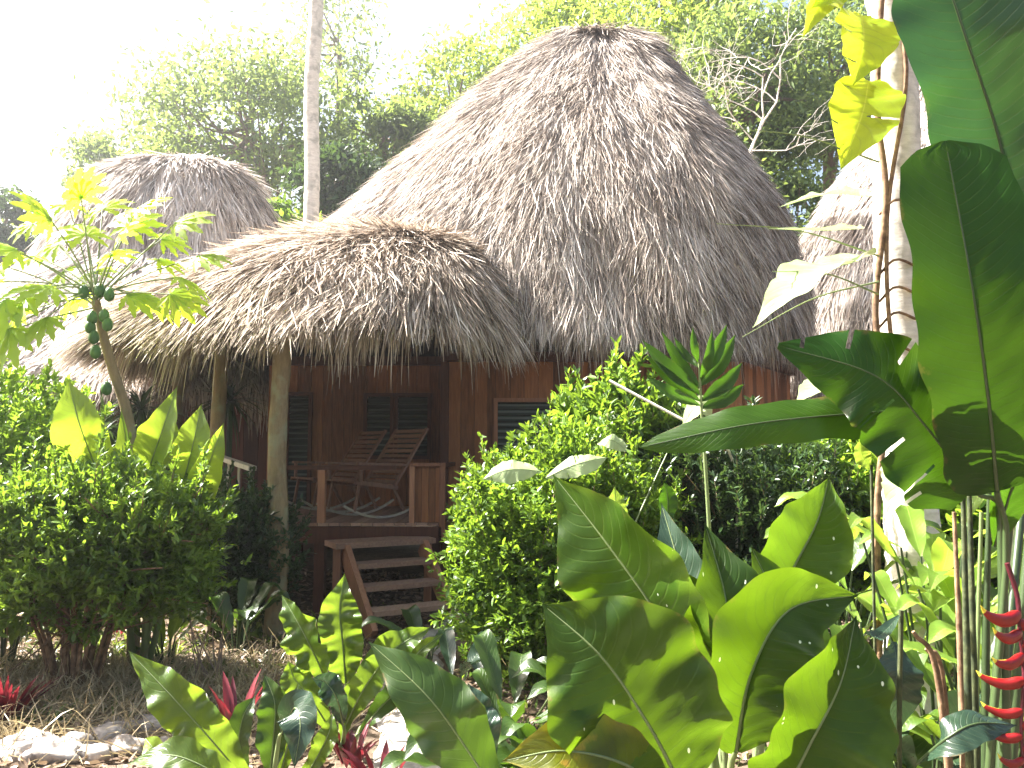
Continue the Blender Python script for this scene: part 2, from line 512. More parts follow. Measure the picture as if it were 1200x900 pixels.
def build_ground():
    xs = np.concatenate([[-400, -200, -100, -60, -40, -25], np.arange(-15, 15.01, .5), [25, 40, 60, 100, 200, 400]])
    ys = np.concatenate([[-60, -30, -15, -8], np.arange(-4, 22.01, .5), [26, 32, 40, 60, 100, 200, 500]])
    X, Y = np.meshgrid(xs, ys, indexing='ij')
    Z = gz(X, Y) * (np.abs(X) < 16) * (Y < 23)
    nx, ny = X.shape
    idx = np.arange(nx * ny).reshape(nx, ny)
    Fc = np.stack([idx[:-1, :-1], idx[1:, :-1], idx[1:, 1:], idx[:-1, 1:]], -1).reshape(-1, 4)
    g = Geo(); g.add(np.stack([X, Y, Z], -1), Fc)
    tag(g.build('ground', GROUND), kind='structure')
    # path
    c = curve([(-.95, 8.2, 0), (-.85, 7, 0), (-.62, 5.4, 0), (-.45, 4, 0), (-.2, 2, 0), (.2, -1, 0), (.4, -3, 0)], 50)
    g = Geo(); V = []; nn = 7
    for i, p in enumerate(c):
        for j in range(nn):
            x = p[0] + (j / (nn - 1) - .5) * (.62 + .06 * sin(i * 1.7)); V.append((x, p[1], gz(x, p[1]) + (.03 if 0 < j < nn - 1 else -.04)))
    idx = np.arange(len(V)).reshape(len(c), nn)
    Fc = np.stack([idx[:-1, :-1], idx[:-1, 1:], idx[1:, 1:], idx[1:, :-1]], -1).reshape(-1, 4)
    g.add(V, Fc); tag(g.build('path', PATH), kind='structure')
build_ground()

# ------------------------------------------------------------------ thatch roofs
def roof_surface_fn(C, right, left=None, front=None, back=None, ridge=0.0, rdir=(1, 0), rot=0.0):
    """radial roof. right/left/front/back: lists (r, z) from top to eave."""
    front = front or right; back = back or front; left = left or right
    k = len(right)
    tt = np.linspace(0, 1, k)
    tabs = {n: np.array(v, float) for n, v in dict(right=right, left=left, front=front, back=back).items()}
    rd = np.array([rdir[0], rdir[1]], float); rd /= np.linalg.norm(rd)

    def S(th, t):
        th = np.asarray(th, float); t = np.clip(np.asarray(t, float), 0, 1)
        cx, sy = np.cos(th), np.sin(th)
        cw, sw = np.cos(th - rot), np.sin(th - rot)
        w = {'right': np.maximum(cw, 0) ** 2, 'left': np.maximum(-cw, 0) ** 2, 'front': np.maximum(-sw, 0) ** 2, 'back': np.maximum(sw, 0) ** 2}
        r = 0; z = 0
        for n_, tb in tabs.items():
            r = r + w[n_] * np.interp(t, tt, tb[:, 0]); z = z + w[n_] * np.interp(t, tt, tb[:, 1])
        off = ridge * np.clip(cx * rd[0] + sy * rd[1], -1, 1)
        lump = 1 + .012 * np.sin(th * 7 + t * 5) + .012 * np.sin(th * 13 + 2 - t * 9)
        x = C[0] + cx * r * lump + off * rd[0]; y = C[1] + sy * r * lump + off * rd[1]
        return np.stack([x, y, z], -1)
    return S


def smooth_tab(tab, n=24):
    return [tuple(v) for v in curve([(a, b, 0) for a, b in tab], n)[:, :2]]


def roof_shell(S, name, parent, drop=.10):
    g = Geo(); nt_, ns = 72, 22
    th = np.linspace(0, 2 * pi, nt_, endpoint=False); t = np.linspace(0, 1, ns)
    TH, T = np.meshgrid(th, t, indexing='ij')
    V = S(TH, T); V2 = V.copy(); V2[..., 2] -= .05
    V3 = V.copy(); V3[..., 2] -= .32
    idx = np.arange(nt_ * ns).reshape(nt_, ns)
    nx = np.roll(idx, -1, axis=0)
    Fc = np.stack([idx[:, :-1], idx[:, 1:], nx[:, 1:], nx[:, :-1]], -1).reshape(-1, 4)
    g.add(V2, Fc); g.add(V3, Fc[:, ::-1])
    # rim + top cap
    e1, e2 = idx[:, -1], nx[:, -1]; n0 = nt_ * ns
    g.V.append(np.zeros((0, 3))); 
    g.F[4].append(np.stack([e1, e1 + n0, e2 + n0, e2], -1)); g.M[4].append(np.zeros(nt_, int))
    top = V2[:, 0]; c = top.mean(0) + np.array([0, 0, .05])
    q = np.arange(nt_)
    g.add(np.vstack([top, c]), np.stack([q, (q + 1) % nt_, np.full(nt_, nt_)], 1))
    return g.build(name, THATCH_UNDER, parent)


def thatch(S, name, parent, n_tuft, per=9, L=(.3, .6), W=(.014, .034), mat=THATCH, eave_n=2600, eaveL=(.35, .65),
           th_w=None, lift=.05, tmin=0., fw_=None, center=None, Wbias=None, mats=None, eave_th=None):
    g = Geo()
    # density ~ area: rejection on local area
    M = n_tuft * 3
    th = U(0, 2 * pi, M); t = U(tmin, 1, M)
    e = 1e-3
    a = np.linalg.norm(np.cross((S(th + e, t) - S(th, t)) / e, (S(th, t + e) - S(th, t - e)) / (2 * e)), axis=1)
    if th_w is not None: a = a * th_w(th)
    p = a / a.sum()
    pick = rng.choice(M, n_tuft, p=p)
    th, t = th[pick], t[pick]
    def rows(th, t, k, L, W, lift, spread, tb, jit):
        n = len(th)
        tht = np.repeat(th, k) + U(-1, 1, n * k) * spread; tt = np.clip(np.repeat(t, k) + U(-.02, .02, n * k), 0.0, .995)
        p0 = S(tht, tt); dn = S(tht, np.minimum(tt + .02, 1.0)) - S(tht, np.maximum(tt - .02, 0))
        dn = nrm(dn); sd = nrm(S(tht + .01, tt) - S(tht - .01, tt)); nv = nrm(np.cross(dn, sd))
        nv = np.where((nv[:, 2:] < 0), -nv, nv)
        fan = np.repeat(rng.normal(0, .2 * jit, n) + .16 * np.sin(th * 9 + t * 7), k) + rng.normal(0, .13 * jit, n * k)
        out = (U(0.0, .13, n * k) + np.repeat((U(0, 1, n) > .8) * .14, k)) * jit
        d = nrm(dn + sd * fan[:, None] + nv * out[:, None])
        base = p0 + nv * U(.0, lift, n * k)[:, None]
        tint = np.clip(np.repeat(tb, k) + rng.normal(0, .22, n * k), 0, 1)
        tw = nrm(nv + sd * rng.normal(0, .45, n * k)[:, None])
        ribbons(g, base, d, tw, U(*L, n * k), U(*W, n * k), STRIP, 0, U(-.08, .08, n * k), U(0, .16, n * k), tint, 0, flat=True)
    rows(th, t, per, L, W, lift, .045, np.clip(rng.normal(.5, .17, len(th)), 0, 1), 1.)
    # eave fringe hanging
    n = eave_n
    the = U(0, 2 * pi, n) if eave_th is None else U(*eave_th, n)
    k = 10
    tuft_len = np.where(U(0, 1, n) > .93, .35, 0) + .72 + .28 * np.sin(the * 23) * np.sin(the * 9 + 1) + rng.normal(0, .12, n)
    tht = np.repeat(the, k) + U(-.022, .022, n * k)
    tt = U(.93, 1.0, n * k)
    p0 = S(tht, tt); p0 -= (S(tht, tt) - S(tht, tt - .03)) * 1.0
    rad = nrm((S(tht, np.ones(n * k)) - S(tht, np.full(n * k, .9))))
    sd = nrm(S(tht + .01, tt) - S(tht - .01, tt))
    d = nrm(rad * U(.35, 1.1, n * k)[:, None] + np.array([0, 0, -1.]) * U(.5, 1.3, n * k)[:, None] + sd * rng.normal(0, .16, n * k)[:, None])
    nv = nrm(np.cross(d, sd)); nv = np.where(nv[:, 2:] < 0, -nv, nv)
    Le = U(*eaveL, n * k) * np.clip(np.repeat(tuft_len, k), .35, 1.5)
    p0[:, 2] -= U(0, .12, n * k)
    ribbons(g, p0, d, nrm(nv + sd * rng.normal(0, .5, n * k)[:, None]), Le, U(W[0], W[1] * 1.1, n * k), STRIP, 0, 0, U(.1, .5, n * k),
            np.clip(np.repeat(rng.normal(.5, .16, n), k) + rng.normal(0, .16, n * k), 0, 1), 0, flat=True)
    return g.build(name, mat, parent)


def ridge_cap(S, name, parent, C, ln, rdir, z, r=.2):
    """bundle of straw over the top"""
    g = Geo(); rd = nrm(np.array([rdir[0], rdir[1], 0.]))
    n = 2600
    a = U(-1, 1, n); base = np.array([C[0], C[1], z]) + rd * (a * ln)[:, None] + rng.normal(0, r * .3, (n, 3)) * np.array([1, 1, .25])
    base[:, 2] -= .12 * a ** 2 * ln
    ah = U(0, 2 * pi, n); d = nrm(np.stack([np.cos(ah), np.sin(ah), U(-.45, .08, n)], 1) + rd * (np.sign(a) * .3)[:, None])
    ribbons(g, base, d, nrm(rng.normal(0, .4, (n, 3)) + np.array([0, 0, 1.])), U(.3, .7, n), U(.010, .024, n), STRIP, 0, 0, U(.1, .5, n), U(.1, .9, n), 0, flat=True)
    tube(g, [np.array([C[0], C[1], z - .1]) + rd * x - np.array([0, 0, .10 * x * x]) for x in np.linspace(-ln, ln, 9)], r * .5, 10, .5, 0, .1)
    return g.build(name, THATCH, parent)


# ============================== MAIN HUT ==============================
HUT = thing('thatched_hut', 'large thatched hut with red plank walls and raised porch in the middle of the garden', 'hut', (1.5, 13.7, 0))
Cm = (1.55, 13.7)
DEPTH = 13.7
def prof_px(cx, pts, D):
    o = []
    for px, py in pts:
        q = P(px, py, D); o.append((abs(q[0] - cx), q[2]))
    return o
right = prof_px(1.55, [(728, 36), (757, 55), (798, 105), (853, 180), (903, 250), (922, 310), (930, 352)], DEPTH)
right.append((3.38, 3.72)); right = [(a_ * .90, b_) for a_, b_ in right]
left = prof_px(1.55, [(672, 36), (650, 50), (606, 84), (560, 124), (515, 168), (464, 216), (416, 258), (352, 302)], DEPTH)
left = [(a_ * .95, b_) for a_, b_ in left]
front = [(.3, 9.05), (.55, 8.75), (1.12, 8.0), (1.98, 6.95), (2.68, 5.8), (3.06, 4.9), (3.3, 4.2), (3.44, 3.68)]
Sm = roof_surface_fn(Cm, smooth_tab(right), smooth_tab(left), smooth_tab(front), smooth_tab(front), ridge=.12)
fw = lambda th: np.where(np.sin(th) > .35, .3, 1.0)
mr = roof_shell(Sm, 'roof', HUT)
thatch(Sm, 'roof_thatch', mr, 21000, 13, (.25, .85), (.006, .015), eave_n=3600, eaveL=(.3, .72), th_w=fw, lift=.09)
ridge_cap(Sm, 'ridge_cap', mr, (1.62, 13.7), .38, (1, .2), 9.3, .3)

# porch roof: elongated mound, snout to the left front
Cp = (-1.2, 12.0)
pr_front = [(.3, 4.85), (1.2, 4.76), (2.2, 4.56), (3.1, 4.22), (3.9, 3.78), (4.5, 3.28)]
pr_right = [(.2, 4.85), (.5, 4.80), (.8, 4.65), (1.1, 4.40), (1.35, 4.08), (1.5, 3.72)]
pr_left = [(.3, 4.85), (1.0, 4.75), (1.7, 4.5), (2.3, 4.15), (2.75, 3.75), (3.05, 3.35)]
pr_back = [(.2, 4.85), (.5, 4.85), (.8, 4.8), (1.1, 4.75), (1.3, 4.7), (1.5, 4.6)]
Spr = roof_surface_fn(Cp, smooth_tab(pr_right), smooth_tab(pr_left), smooth_tab(pr_front), smooth_tab(pr_back), ridge=.0, rot=-radians(35))
pr = roof_shell(Spr, 'porch_roof', HUT)
thatch(Spr, 'porch_thatch', pr, 10500, 12, (.35, .95), (.007, .021), mat=THATCH_TAN, eave_n=2800, eaveL=(.25, .66), lift=.1)

# walls -------------------------------------------------------------
def plank_wall(g, x0, x1, y, z0, z1, w=.17, holes=(), th=.03):
    x = x0; cuts = sorted([h[0] for h in holes] + [h[1] for h in holes] + [x1])
    while x < x1 - .01:
        nc = [c for c in cuts if c > x + .004][0]; ww = min(w * U(.85, 1.15), nc - x); segs = [(z0, z1)]
        if nc - x - ww < .04: ww = nc - x
        for (hx0, hx1, hz0, hz1) in holes:
            if x + ww / 2 > hx0 and x + ww / 2 < hx1:
                ns = []
                for a, b in segs:
                    if hz0 > a: ns.append((a, min(b, hz0)))
                    if hz1 < b: ns.append((max(a, hz1), b))
                segs = ns
        tn = U(0, 1)
        for a, b in segs:
            if b - a > .02:
                box(g, (x + ww / 2, y + U(-.004, .004), (a + b) / 2), (ww - .006, th, b - a), tint=tn)
        x += ww

def px2(x0, y0, x1, y1, D):
    a = P(x0, y0, D); b = P(x1, y1, D); return a[0], b[0], b[2], a[2]    # x0,x1,z0,z1

YP, YW = 12.2, 11.0                       # porch back wall, room front wall
wL = px2(338, 462, 362, 600, YP); w1 = px2(429, 463, 459, 536, YP); w2 = px2(465, 463, 503, 536, YP); w3 = px2(581, 469, 690, 575, YW)
g = Geo(); plank_wall(g, -3.75, -.92, YP, .95, 3.15, holes=[wL, w1, w2])
back_wall = g.build('wall', REDWOOD, HUT, smooth=False)
tag(back_wall, 'dark red plank wall at the back of the porch')
g = Geo(); plank_wall(g, -.90, 3.2, YW, .62, 3.08, .2, holes=[w3])
front_wall = g.build('wall', REDWOOD, HUT, smooth=False)
g = Geo()
for y0 in np.arange(YW + .1, 16, .19): box(g, (-.915, y0 + .01, 1.9), (.03, .18, 2.5), tint=U(0, 1))
g.build('side_wall', REDWOOD, HUT, smooth=False); g = Geo()
qa, qb = np.array([3.23, YW + .02, 0]), np.array([4.55, 13.0, 0]); qd = nrm(qb - qa); qn = int(np.linalg.norm(qb - qa) / .19)
for k_ in range(qn + 1):
    q = qa + (qb - qa) * (k_ + .5) / (qn + 1); box(g, (q[0], q[1], 1.85), (.188, .03, 2.46), rz=math.atan2(qd[1], qd[0]), tint=U(0, 1))
for y0 in np.arange(13.1, 16, .19): box(g, (4.57, y0 + .01, 1.9), (.03, .18, 2.5), tint=U(0, 1))
g.build('side_wall', REDWOOD, HUT, smooth=False)
# near-black sheets paint the indoor shade of the upper openings; rear wall, floor too
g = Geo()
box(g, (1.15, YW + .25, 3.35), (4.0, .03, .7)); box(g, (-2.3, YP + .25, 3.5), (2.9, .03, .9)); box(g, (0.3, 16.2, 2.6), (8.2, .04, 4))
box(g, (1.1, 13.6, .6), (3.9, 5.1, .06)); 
g.build('inside_shade_sheets', INSIDE_SHADE, HUT, smooth=False)
g = Geo()
beam(g, (-.98, YW - .05, 3.12), (3.2, YW - .05, 3.12), .12, .13); beam(g, (3.26, YW - .04, 3.12), (4.62, 13.0, 3.12), .12, .13)
beam(g, (-3.8, YP - .05, 3.2), (-.95, YP - .05, 3.2), .12, .13)
for x in (-.93, .75, 2.3): beam(g, (x, YW - .03, 3.19), (x, YW - .03, 3.75), .1, .1)
for x in (-3.7, -2.6, -1.6): beam(g, (x, YP - .03, 3.27), (x, YP - .03, 4.0), .1, .1)
beam(g, (-.93, YW - .04, .6), (-.93, YW - .04, 3.05), .11, .11)
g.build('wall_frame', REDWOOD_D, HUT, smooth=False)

def window(x0, x1, z0, z1, y, frame_mat, label=None):
    g = Geo(); f = .055
    for a, b in (((x0, z0), (x1, z0)), ((x0, z1), (x1, z1))): box(g, ((x0 + x1) / 2, y - .03, a[1]), (x1 - x0 + f, .06, f), tint=.6)
    for x in (x0, x1): box(g, (x, y - .03, (z0 + z1) / 2), (f, .06, z1 - z0 - f), tint=.6)
    o = g.build('window', frame_mat, HUT, smooth=False)
    g = Geo(); n = max(3, int((z1 - z0) / .085)); 
    box(g, ((x0 + x1) / 2, y + .03, (z0 + z1) / 2), (x1 - x0 - .06, .008, z1 - z0 - .06), mat=1)
    for i in range(n):
        z = z0 + .05 + (z1 - z0 - .1) * (i + .5) / n
        box(g, ((x0 + x1) / 2, y - .012, z), (x1 - x0 - .058, .006, .08), rx=radians(-28), mat=0)
    g.build('louvres', [LOUVRE, DARKNET], o, smooth=False)
    if label: o['label'] = label
    return o
window(*w1, YP, REDWOOD_D); window(*w2, YP, REDWOOD_D); window(*wL, YP, REDWOOD_D)
window(*w3, YW, RAILWOOD, 'window with a light wooden frame half hidden by the bush')

# deck ---------------------------------------------------------------
DZ = .985
g = Geo(); x = -4.3
while x < -.92:
    box(g, (x + .06, (9.3 + YP) / 2, DZ - .02), (.12, YP - 9.3, .035), tint=U(0, 1)); x += .128
deck = g.build('deck', DECKWOOD, HUT, smooth=False)
g = Geo()
beam(g, (-4.3, 9.34, DZ - .14), (-.82, 9.34, DZ - .14), .07, .19)
beam(g, (-4.27, 9.4, DZ - .14), (-4.27, YP, DZ - .14), .07, .19); beam(g, (-.86, 9.4, DZ - .14), (-.86, YW - .05, DZ - .14), .07, .19)
beam(g, (-2.6, 9.4, DZ - .14), (-2.6, YP, DZ - .14), .07, .17)
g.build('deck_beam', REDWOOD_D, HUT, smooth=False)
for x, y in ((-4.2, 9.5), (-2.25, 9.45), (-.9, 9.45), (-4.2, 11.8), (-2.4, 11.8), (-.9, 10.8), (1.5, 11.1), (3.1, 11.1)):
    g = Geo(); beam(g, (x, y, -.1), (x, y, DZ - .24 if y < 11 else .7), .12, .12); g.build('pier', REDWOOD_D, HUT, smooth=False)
# log posts
def post(px, pyb, D, top, r, name='post'):
    b = P(px, pyb, D); x = b[0]; g = Geo()
    pts = curve([(x, D, -.1), (x + .03, D, .9), (x - .02, D + .02, 1.8), (x + .02, D, top)], 26)
    tube(g, pts, np.linspace(r * 1.08, r * .92, 26), 14, .5, 0, .035); return g.build(name, LOG, HUT)
post(322, 700, 8.0, 3.05, .096); post(253, 600, 9.3, 3.6, .085); post(204, 600, 10.8, 3.9, .08)
g = Geo(); tube(g, curve([P(322, 415, 7.75) + [0, 0, .05], P(253, 415, 9.3) + [0, 0, .5], P(204, 415, 10.8) + [0, 0, .6]], 12), .06, 8); g.build('rafter', LOG, HUT)
# railing
def rail_set(parts):
    r = Geo()
    for a, b, w, h in parts: beam(r, a, b, w, h, tint=U(.3, .8))
    return r
xq = lambda px, D: (px - 600) / F * D
RZ = P(400, 548, 9.33)[2]
g = rail_set([((-2.75, 9.34, RZ), (-1.36, 9.34, RZ), .07, .05)]); g.build('handrail', REDWOOD_D, HUT, smooth=False)
for px in (379,):
    g = Geo(); beam(g, (xq(px, 9.34), 9.34, DZ), (xq(px, 9.34), 9.34, RZ - .026), .085, .085, tint=.8); g.build('railing_post', RAILWOOD, HUT, smooth=False)
g = Geo(); beam(g, (-2.75, 9.34, DZ), (-2.75, 9.34, RZ + .05), .09, .09, tint=.4); g.build('railing_post', RAILWOOD, HUT, smooth=False)
# end panel right of the steps
xa, xb = xq(484, 9.34), xq(519, 9.34)
pn = Geo(); x = xa + .03
while x < xb - .02:
    box(pn, (x + .04, 9.36, (DZ + RZ) / 2), (.077, .02, RZ - DZ), tint=U(.2, .9)); x += .08
pan = pn.build('railing_panel', REDWOOD, HUT, smooth=False)
g = Geo()
beam(g, (xa, 9.34, DZ - .02), (xa, 9.34, RZ + .02), .06, .07, tint=.9); beam(g, (xb, 9.34, DZ - .2), (xb, 9.34, RZ + .02), .07, .07, tint=.1)
beam(g, (xa - .03, 9.34, RZ + .035), (xb + .035, 9.34, RZ + .035), .09, .04, tint=.1)
g.build('panel_frame', RAILWOOD, pan, smooth=False)
g = rail_set([((xb, 9.4, RZ + .02), (xb, 11.0, RZ + .02), .06, .05)])
g.build('handrail', REDWOOD_D, HUT, smooth=False)
# pale side railing at the left
a = P(243, 531, 9.5); b = P(296, 549, 8.6)
a2 = P(150, 522, 10.6)
g = Geo(); beam(g, a2, a, .09, .05, tint=.8); beam(g, a, b, .09, .05, tint=.9)
g.build('handrail', GREYWOOD, HUT, smooth=False)
for f in np.linspace(.05, .95, 5):
    q = a + (b - a) * f; g = Geo(); beam(g, (q[0], q[1], .45), (q[0], q[1], q[2] - .02), .025, .025, tint=.9); g.build('baluster', GREYWOOD, HUT, smooth=False)
g = Geo(); beam(g, P(150, 625, 10.6), P(243, 640, 9.5), .08, .1, tint=.3); beam(g, P(243, 640, 9.5), P(296, 655, 8.6), .08, .1, tint=.3); g.build('deck_beam', REDWOOD_D, HUT, smooth=False)

# steps ---------------------------------------------------------------
rz = radians(30)
T0 = np.array([-1.47, 9.02, 0])            # top landing centre
fw_ = np.array([sin(rz), -cos(rz), 0]); sd_ = np.array([cos(rz), sin(rz), 0])
M3 = np.stack([sd_, -fw_, np.array([0, 0, 1.])], 1)
stairs = bpy.data.objects.new('steps', None); COL.objects.link(stairs); stairs.parent = HUT
stairs.location = (T0[0] - 1.5, T0[1] - 13.7, 0)
g = Geo(); box(g, T0 + np.array([0, 0, .80]), (1.16, .42, .06), M=M3, tint=.3)
g.build('landing', DECKWOOD, stairs, smooth=False)
for i, (fz, zz) in enumerate([(.33, .605), (.58, .41), (.83, .205)]):
    g = Geo(); box(g, T0 + fw_ * fz + np.array([0, 0, zz]), (.84, .26, .05), M=M3, tint=U(.3, .9)); g.build('tread', DECKWOOD, stairs, smooth=False)
for s in (-1, 1):
    g = Geo(); a = T0 + sd_ * s * .455 + fw_ * .12 + np.array([0, 0, .75]); b = T0 + sd_ * s * .455 + fw_ * 1.02 + np.array([0, 0, .0])
    beam(g, a, b, .06, .21, tint=.7); g.build('stringer', RAILWOOD, stairs, smooth=False)
for s in (-1, 1):
    g = Geo(); q = T0 + sd_ * s * .53 + fw_ * .1; beam(g, q + [0, 0, -.1], q + [0, 0, .77], .08, .08, tint=.6); g.build('leg', RAILWOOD, stairs, smooth=False)

THATCH_PALE = thatch_mat('pale_thatch', (.20, .15, .12), (.60, .53, .47), (.88, .83, .77), .2)  # lighter straw tones for the roofs of both rear huts
# ============================== OTHER HUTS ==============================
LH = thing('thatched_hut', 'smaller two tiered thatched hut at the left behind the papaya tree', 'hut', (-6.7, 16, 0), 'thatched huts')
HUT['group'] = 'thatched huts'
D2 = 16
c2 = P(215, 183, D2)
tab = [(.5, 7.75), (1.0, 7.45), (1.45, 6.7), (1.68, 6.0), (1.9, 5.4), (2.5, 4.9), (3.2, 4.2), (3.9, 3.4), (4.3, 3.0)]
tabL = [(.5, 7.75), (1.1, 7.5), (1.6, 7.0), (2.0, 6.3), (2.4, 5.6), (2.9, 5.0), (3.5, 4.3), (4.1, 3.5), (4.5, 3.0)]
S2 = roof_surface_fn((c2[0], D2), smooth_tab(tab), smooth_tab(tabL), smooth_tab(tab), smooth_tab(tab), ridge=.3)
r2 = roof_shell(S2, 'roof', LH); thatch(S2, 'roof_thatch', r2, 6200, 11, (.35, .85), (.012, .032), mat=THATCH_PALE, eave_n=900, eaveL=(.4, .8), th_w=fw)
ridge_cap(S2, 'ridge_cap', r2, (c2[0], D2), .75, (1, .0), 7.88, .16)
g = Geo(); plank_wall(g, c2[0] - 3.6, c2[0] + 3.3, 13.4, .0, 3.1, .22); 
for xx in (c2[0] - 3.6, c2[0] + 3.3):
    box(g, (xx, 15.6, 1.55), (.05, 4.3, 3.1))
box(g, (c2[0], 17.8, 1.55), (6.9, .05, 3.1))
g.build('wall', REDWOOD_D, LH, smooth=False)

RH = thing('thatched_hut', 'thatched hut at the right half hidden behind the palm trunk', 'hut', (9.2, 16.8, 0), 'thatched huts')
D3 = 16.8
c3 = P(1112, 96, D3)
tab = [(.45, c3[2]), (.8, c3[2] - .35), (1.5, 8.5), (2.4, 7.2), (3.1, 5.9), (3.55, 4.9), (3.8, 4.0), (3.95, 3.3)]
S3 = roof_surface_fn((c3[0], D3), smooth_tab(tab), ridge=.3)
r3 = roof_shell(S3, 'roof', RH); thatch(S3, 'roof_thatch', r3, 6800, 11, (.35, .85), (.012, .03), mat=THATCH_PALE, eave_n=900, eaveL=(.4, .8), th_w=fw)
ridge_cap(S3, 'ridge_cap', r3, (c3[0], D3), .6, (1, .0), c3[2] + .08, .16)
g = Geo(); plank_wall(g, c3[0] - 3.2, c3[0] + 3.2, 14.2, 0, 3.5, .22)
for xx in (c3[0] - 3.2, c3[0] + 3.2):
    box(g, (xx, 16.6, 1.75), (.05, 4.7, 3.5))
box(g, (c3[0], 19, 1.75), (6.4, .05, 3.5))
g.build('wall', REDWOOD_D, RH, smooth=False)

# ============================== ROCKING CHAIRS ==============================
def rocking_chair(x, y, rz_, label):
    t = thing('rocking_chair', label, 'chair', (0, 0, 0), 'rocking chairs on the porch')
    hw = .30
    def mk(name, fn, mat=CHAIRWOOD, parent=t):
        g = Geo(); fn(g); return g.build(name, mat, parent, smooth=False)
    def seat(g):
        for i in range(9):
            f = i / 8; xx = .30 - .52 * f; zz = .43 - .07 * f
            box(g, (xx, 0, zz), (.05, hw * 2 - .02, .018), tint=U(.2, .8))
        for s in (-1, 1): beam(g, (.33, s * hw, .42), (-.25, s * hw, .34), .025, .045)
    def back(g):
        a = np.array([-.20, 0, .36]); b = np.array([-.66, 0, 1.02])
        for i in range(11):
            q = a + (b - a) * (i + .7) / 11.2
            d = nrm(b - a); M = np.stack([np.array([0, 1., 0]), d, np.cross([0, 1., 0], d)], 1)
            box(g, q, (hw * 2 - .02, .042, .016), M=M, tint=U(.2, .9))
        for s in (-1, 1): beam(g, (a[0], s * hw, a[2]), (b[0], s * hw, b[2]), .028, .045, up=(0, 1, 0))
    mk('seat', seat); mk('backrest', back)
    for s in (-1, 1):
        def rocker(g):
            pts = [(.52 * u_ - .08, s * (hw - .03), .02 + .15 * (u_) ** 2) for u_ in np.linspace(-1, 1, 15)]
            for p_, q_ in zip(pts[:-1], pts[1:]): beam(g, p_, q_, .022, .026, tint=.5)
        mk('rocker', rocker, GREYWOOD)
        mk('leg', lambda g: beam(g, (.24, s * (hw - .03), .41), (.30, s * (hw - .03), .10), .026, .03))
        mk('leg', lambda g: beam(g, (-.20, s * (hw - .03), .35), (-.36, s * (hw - .03), .08), .026, .03))
        def arm(g):
            beam(g, (.30, s * (hw + .02), .62), (-.34, s * (hw + .02), .60), .06, .025, tint=.6)
            beam(g, (.26, s * (hw + .02), .42), (.26, s * (hw + .02), .61), .03, .035)
        mk('armrest', arm)
    t.location = (x, y, DZ); t.scale = (1.1, 1.1, 1.1); t.rotation_euler = (0, 0, rz_)
    return t
rocking_chair(xq(428, 10.0), 10.0, radians(180 + 44), 'slatted wooden rocking chair on the porch, nearer to the steps')
rocking_chair(xq(384, 10.9), 10.9, radians(180 + 40), 'slatted wooden rocking chair on the porch, behind the other one and farther from the steps')

# ============================== FOLIAGE HELPERS ==============================
def rosettes(g, tips, dirs, per, L, W, prof=OVAL, tint=None, spread=.8, mat=0, up=.35, fold=.25):
    n = len(tips)
    base = np.repeat(tips, per, 0); dd = np.repeat(dirs, per, 0)
    off = U(-.9, .1, n * per)[:, None] * dd * np.mean(L) * 1.6
    rnd = rng.normal(size=(n * per, 3))
    d = nrm(dd * .8 + rnd * spread + np.array([0, 0, up]))
    nv = nrm(np.array([0, 0, 1.]) + rng.normal(0, .5, (n * per, 3)) + d * .2)
    tt = rng.uniform(0, 1, n * per) if tint is None else np.clip(np.repeat(tint, per) + rng.normal(0, .2, n * per), 0, 1)
    ribbons(g, base + off, d, nv, U(*L, n * per), U(*W, n * per), prof, fold, U(-.05, .25, n * per), 0, tt, mat)


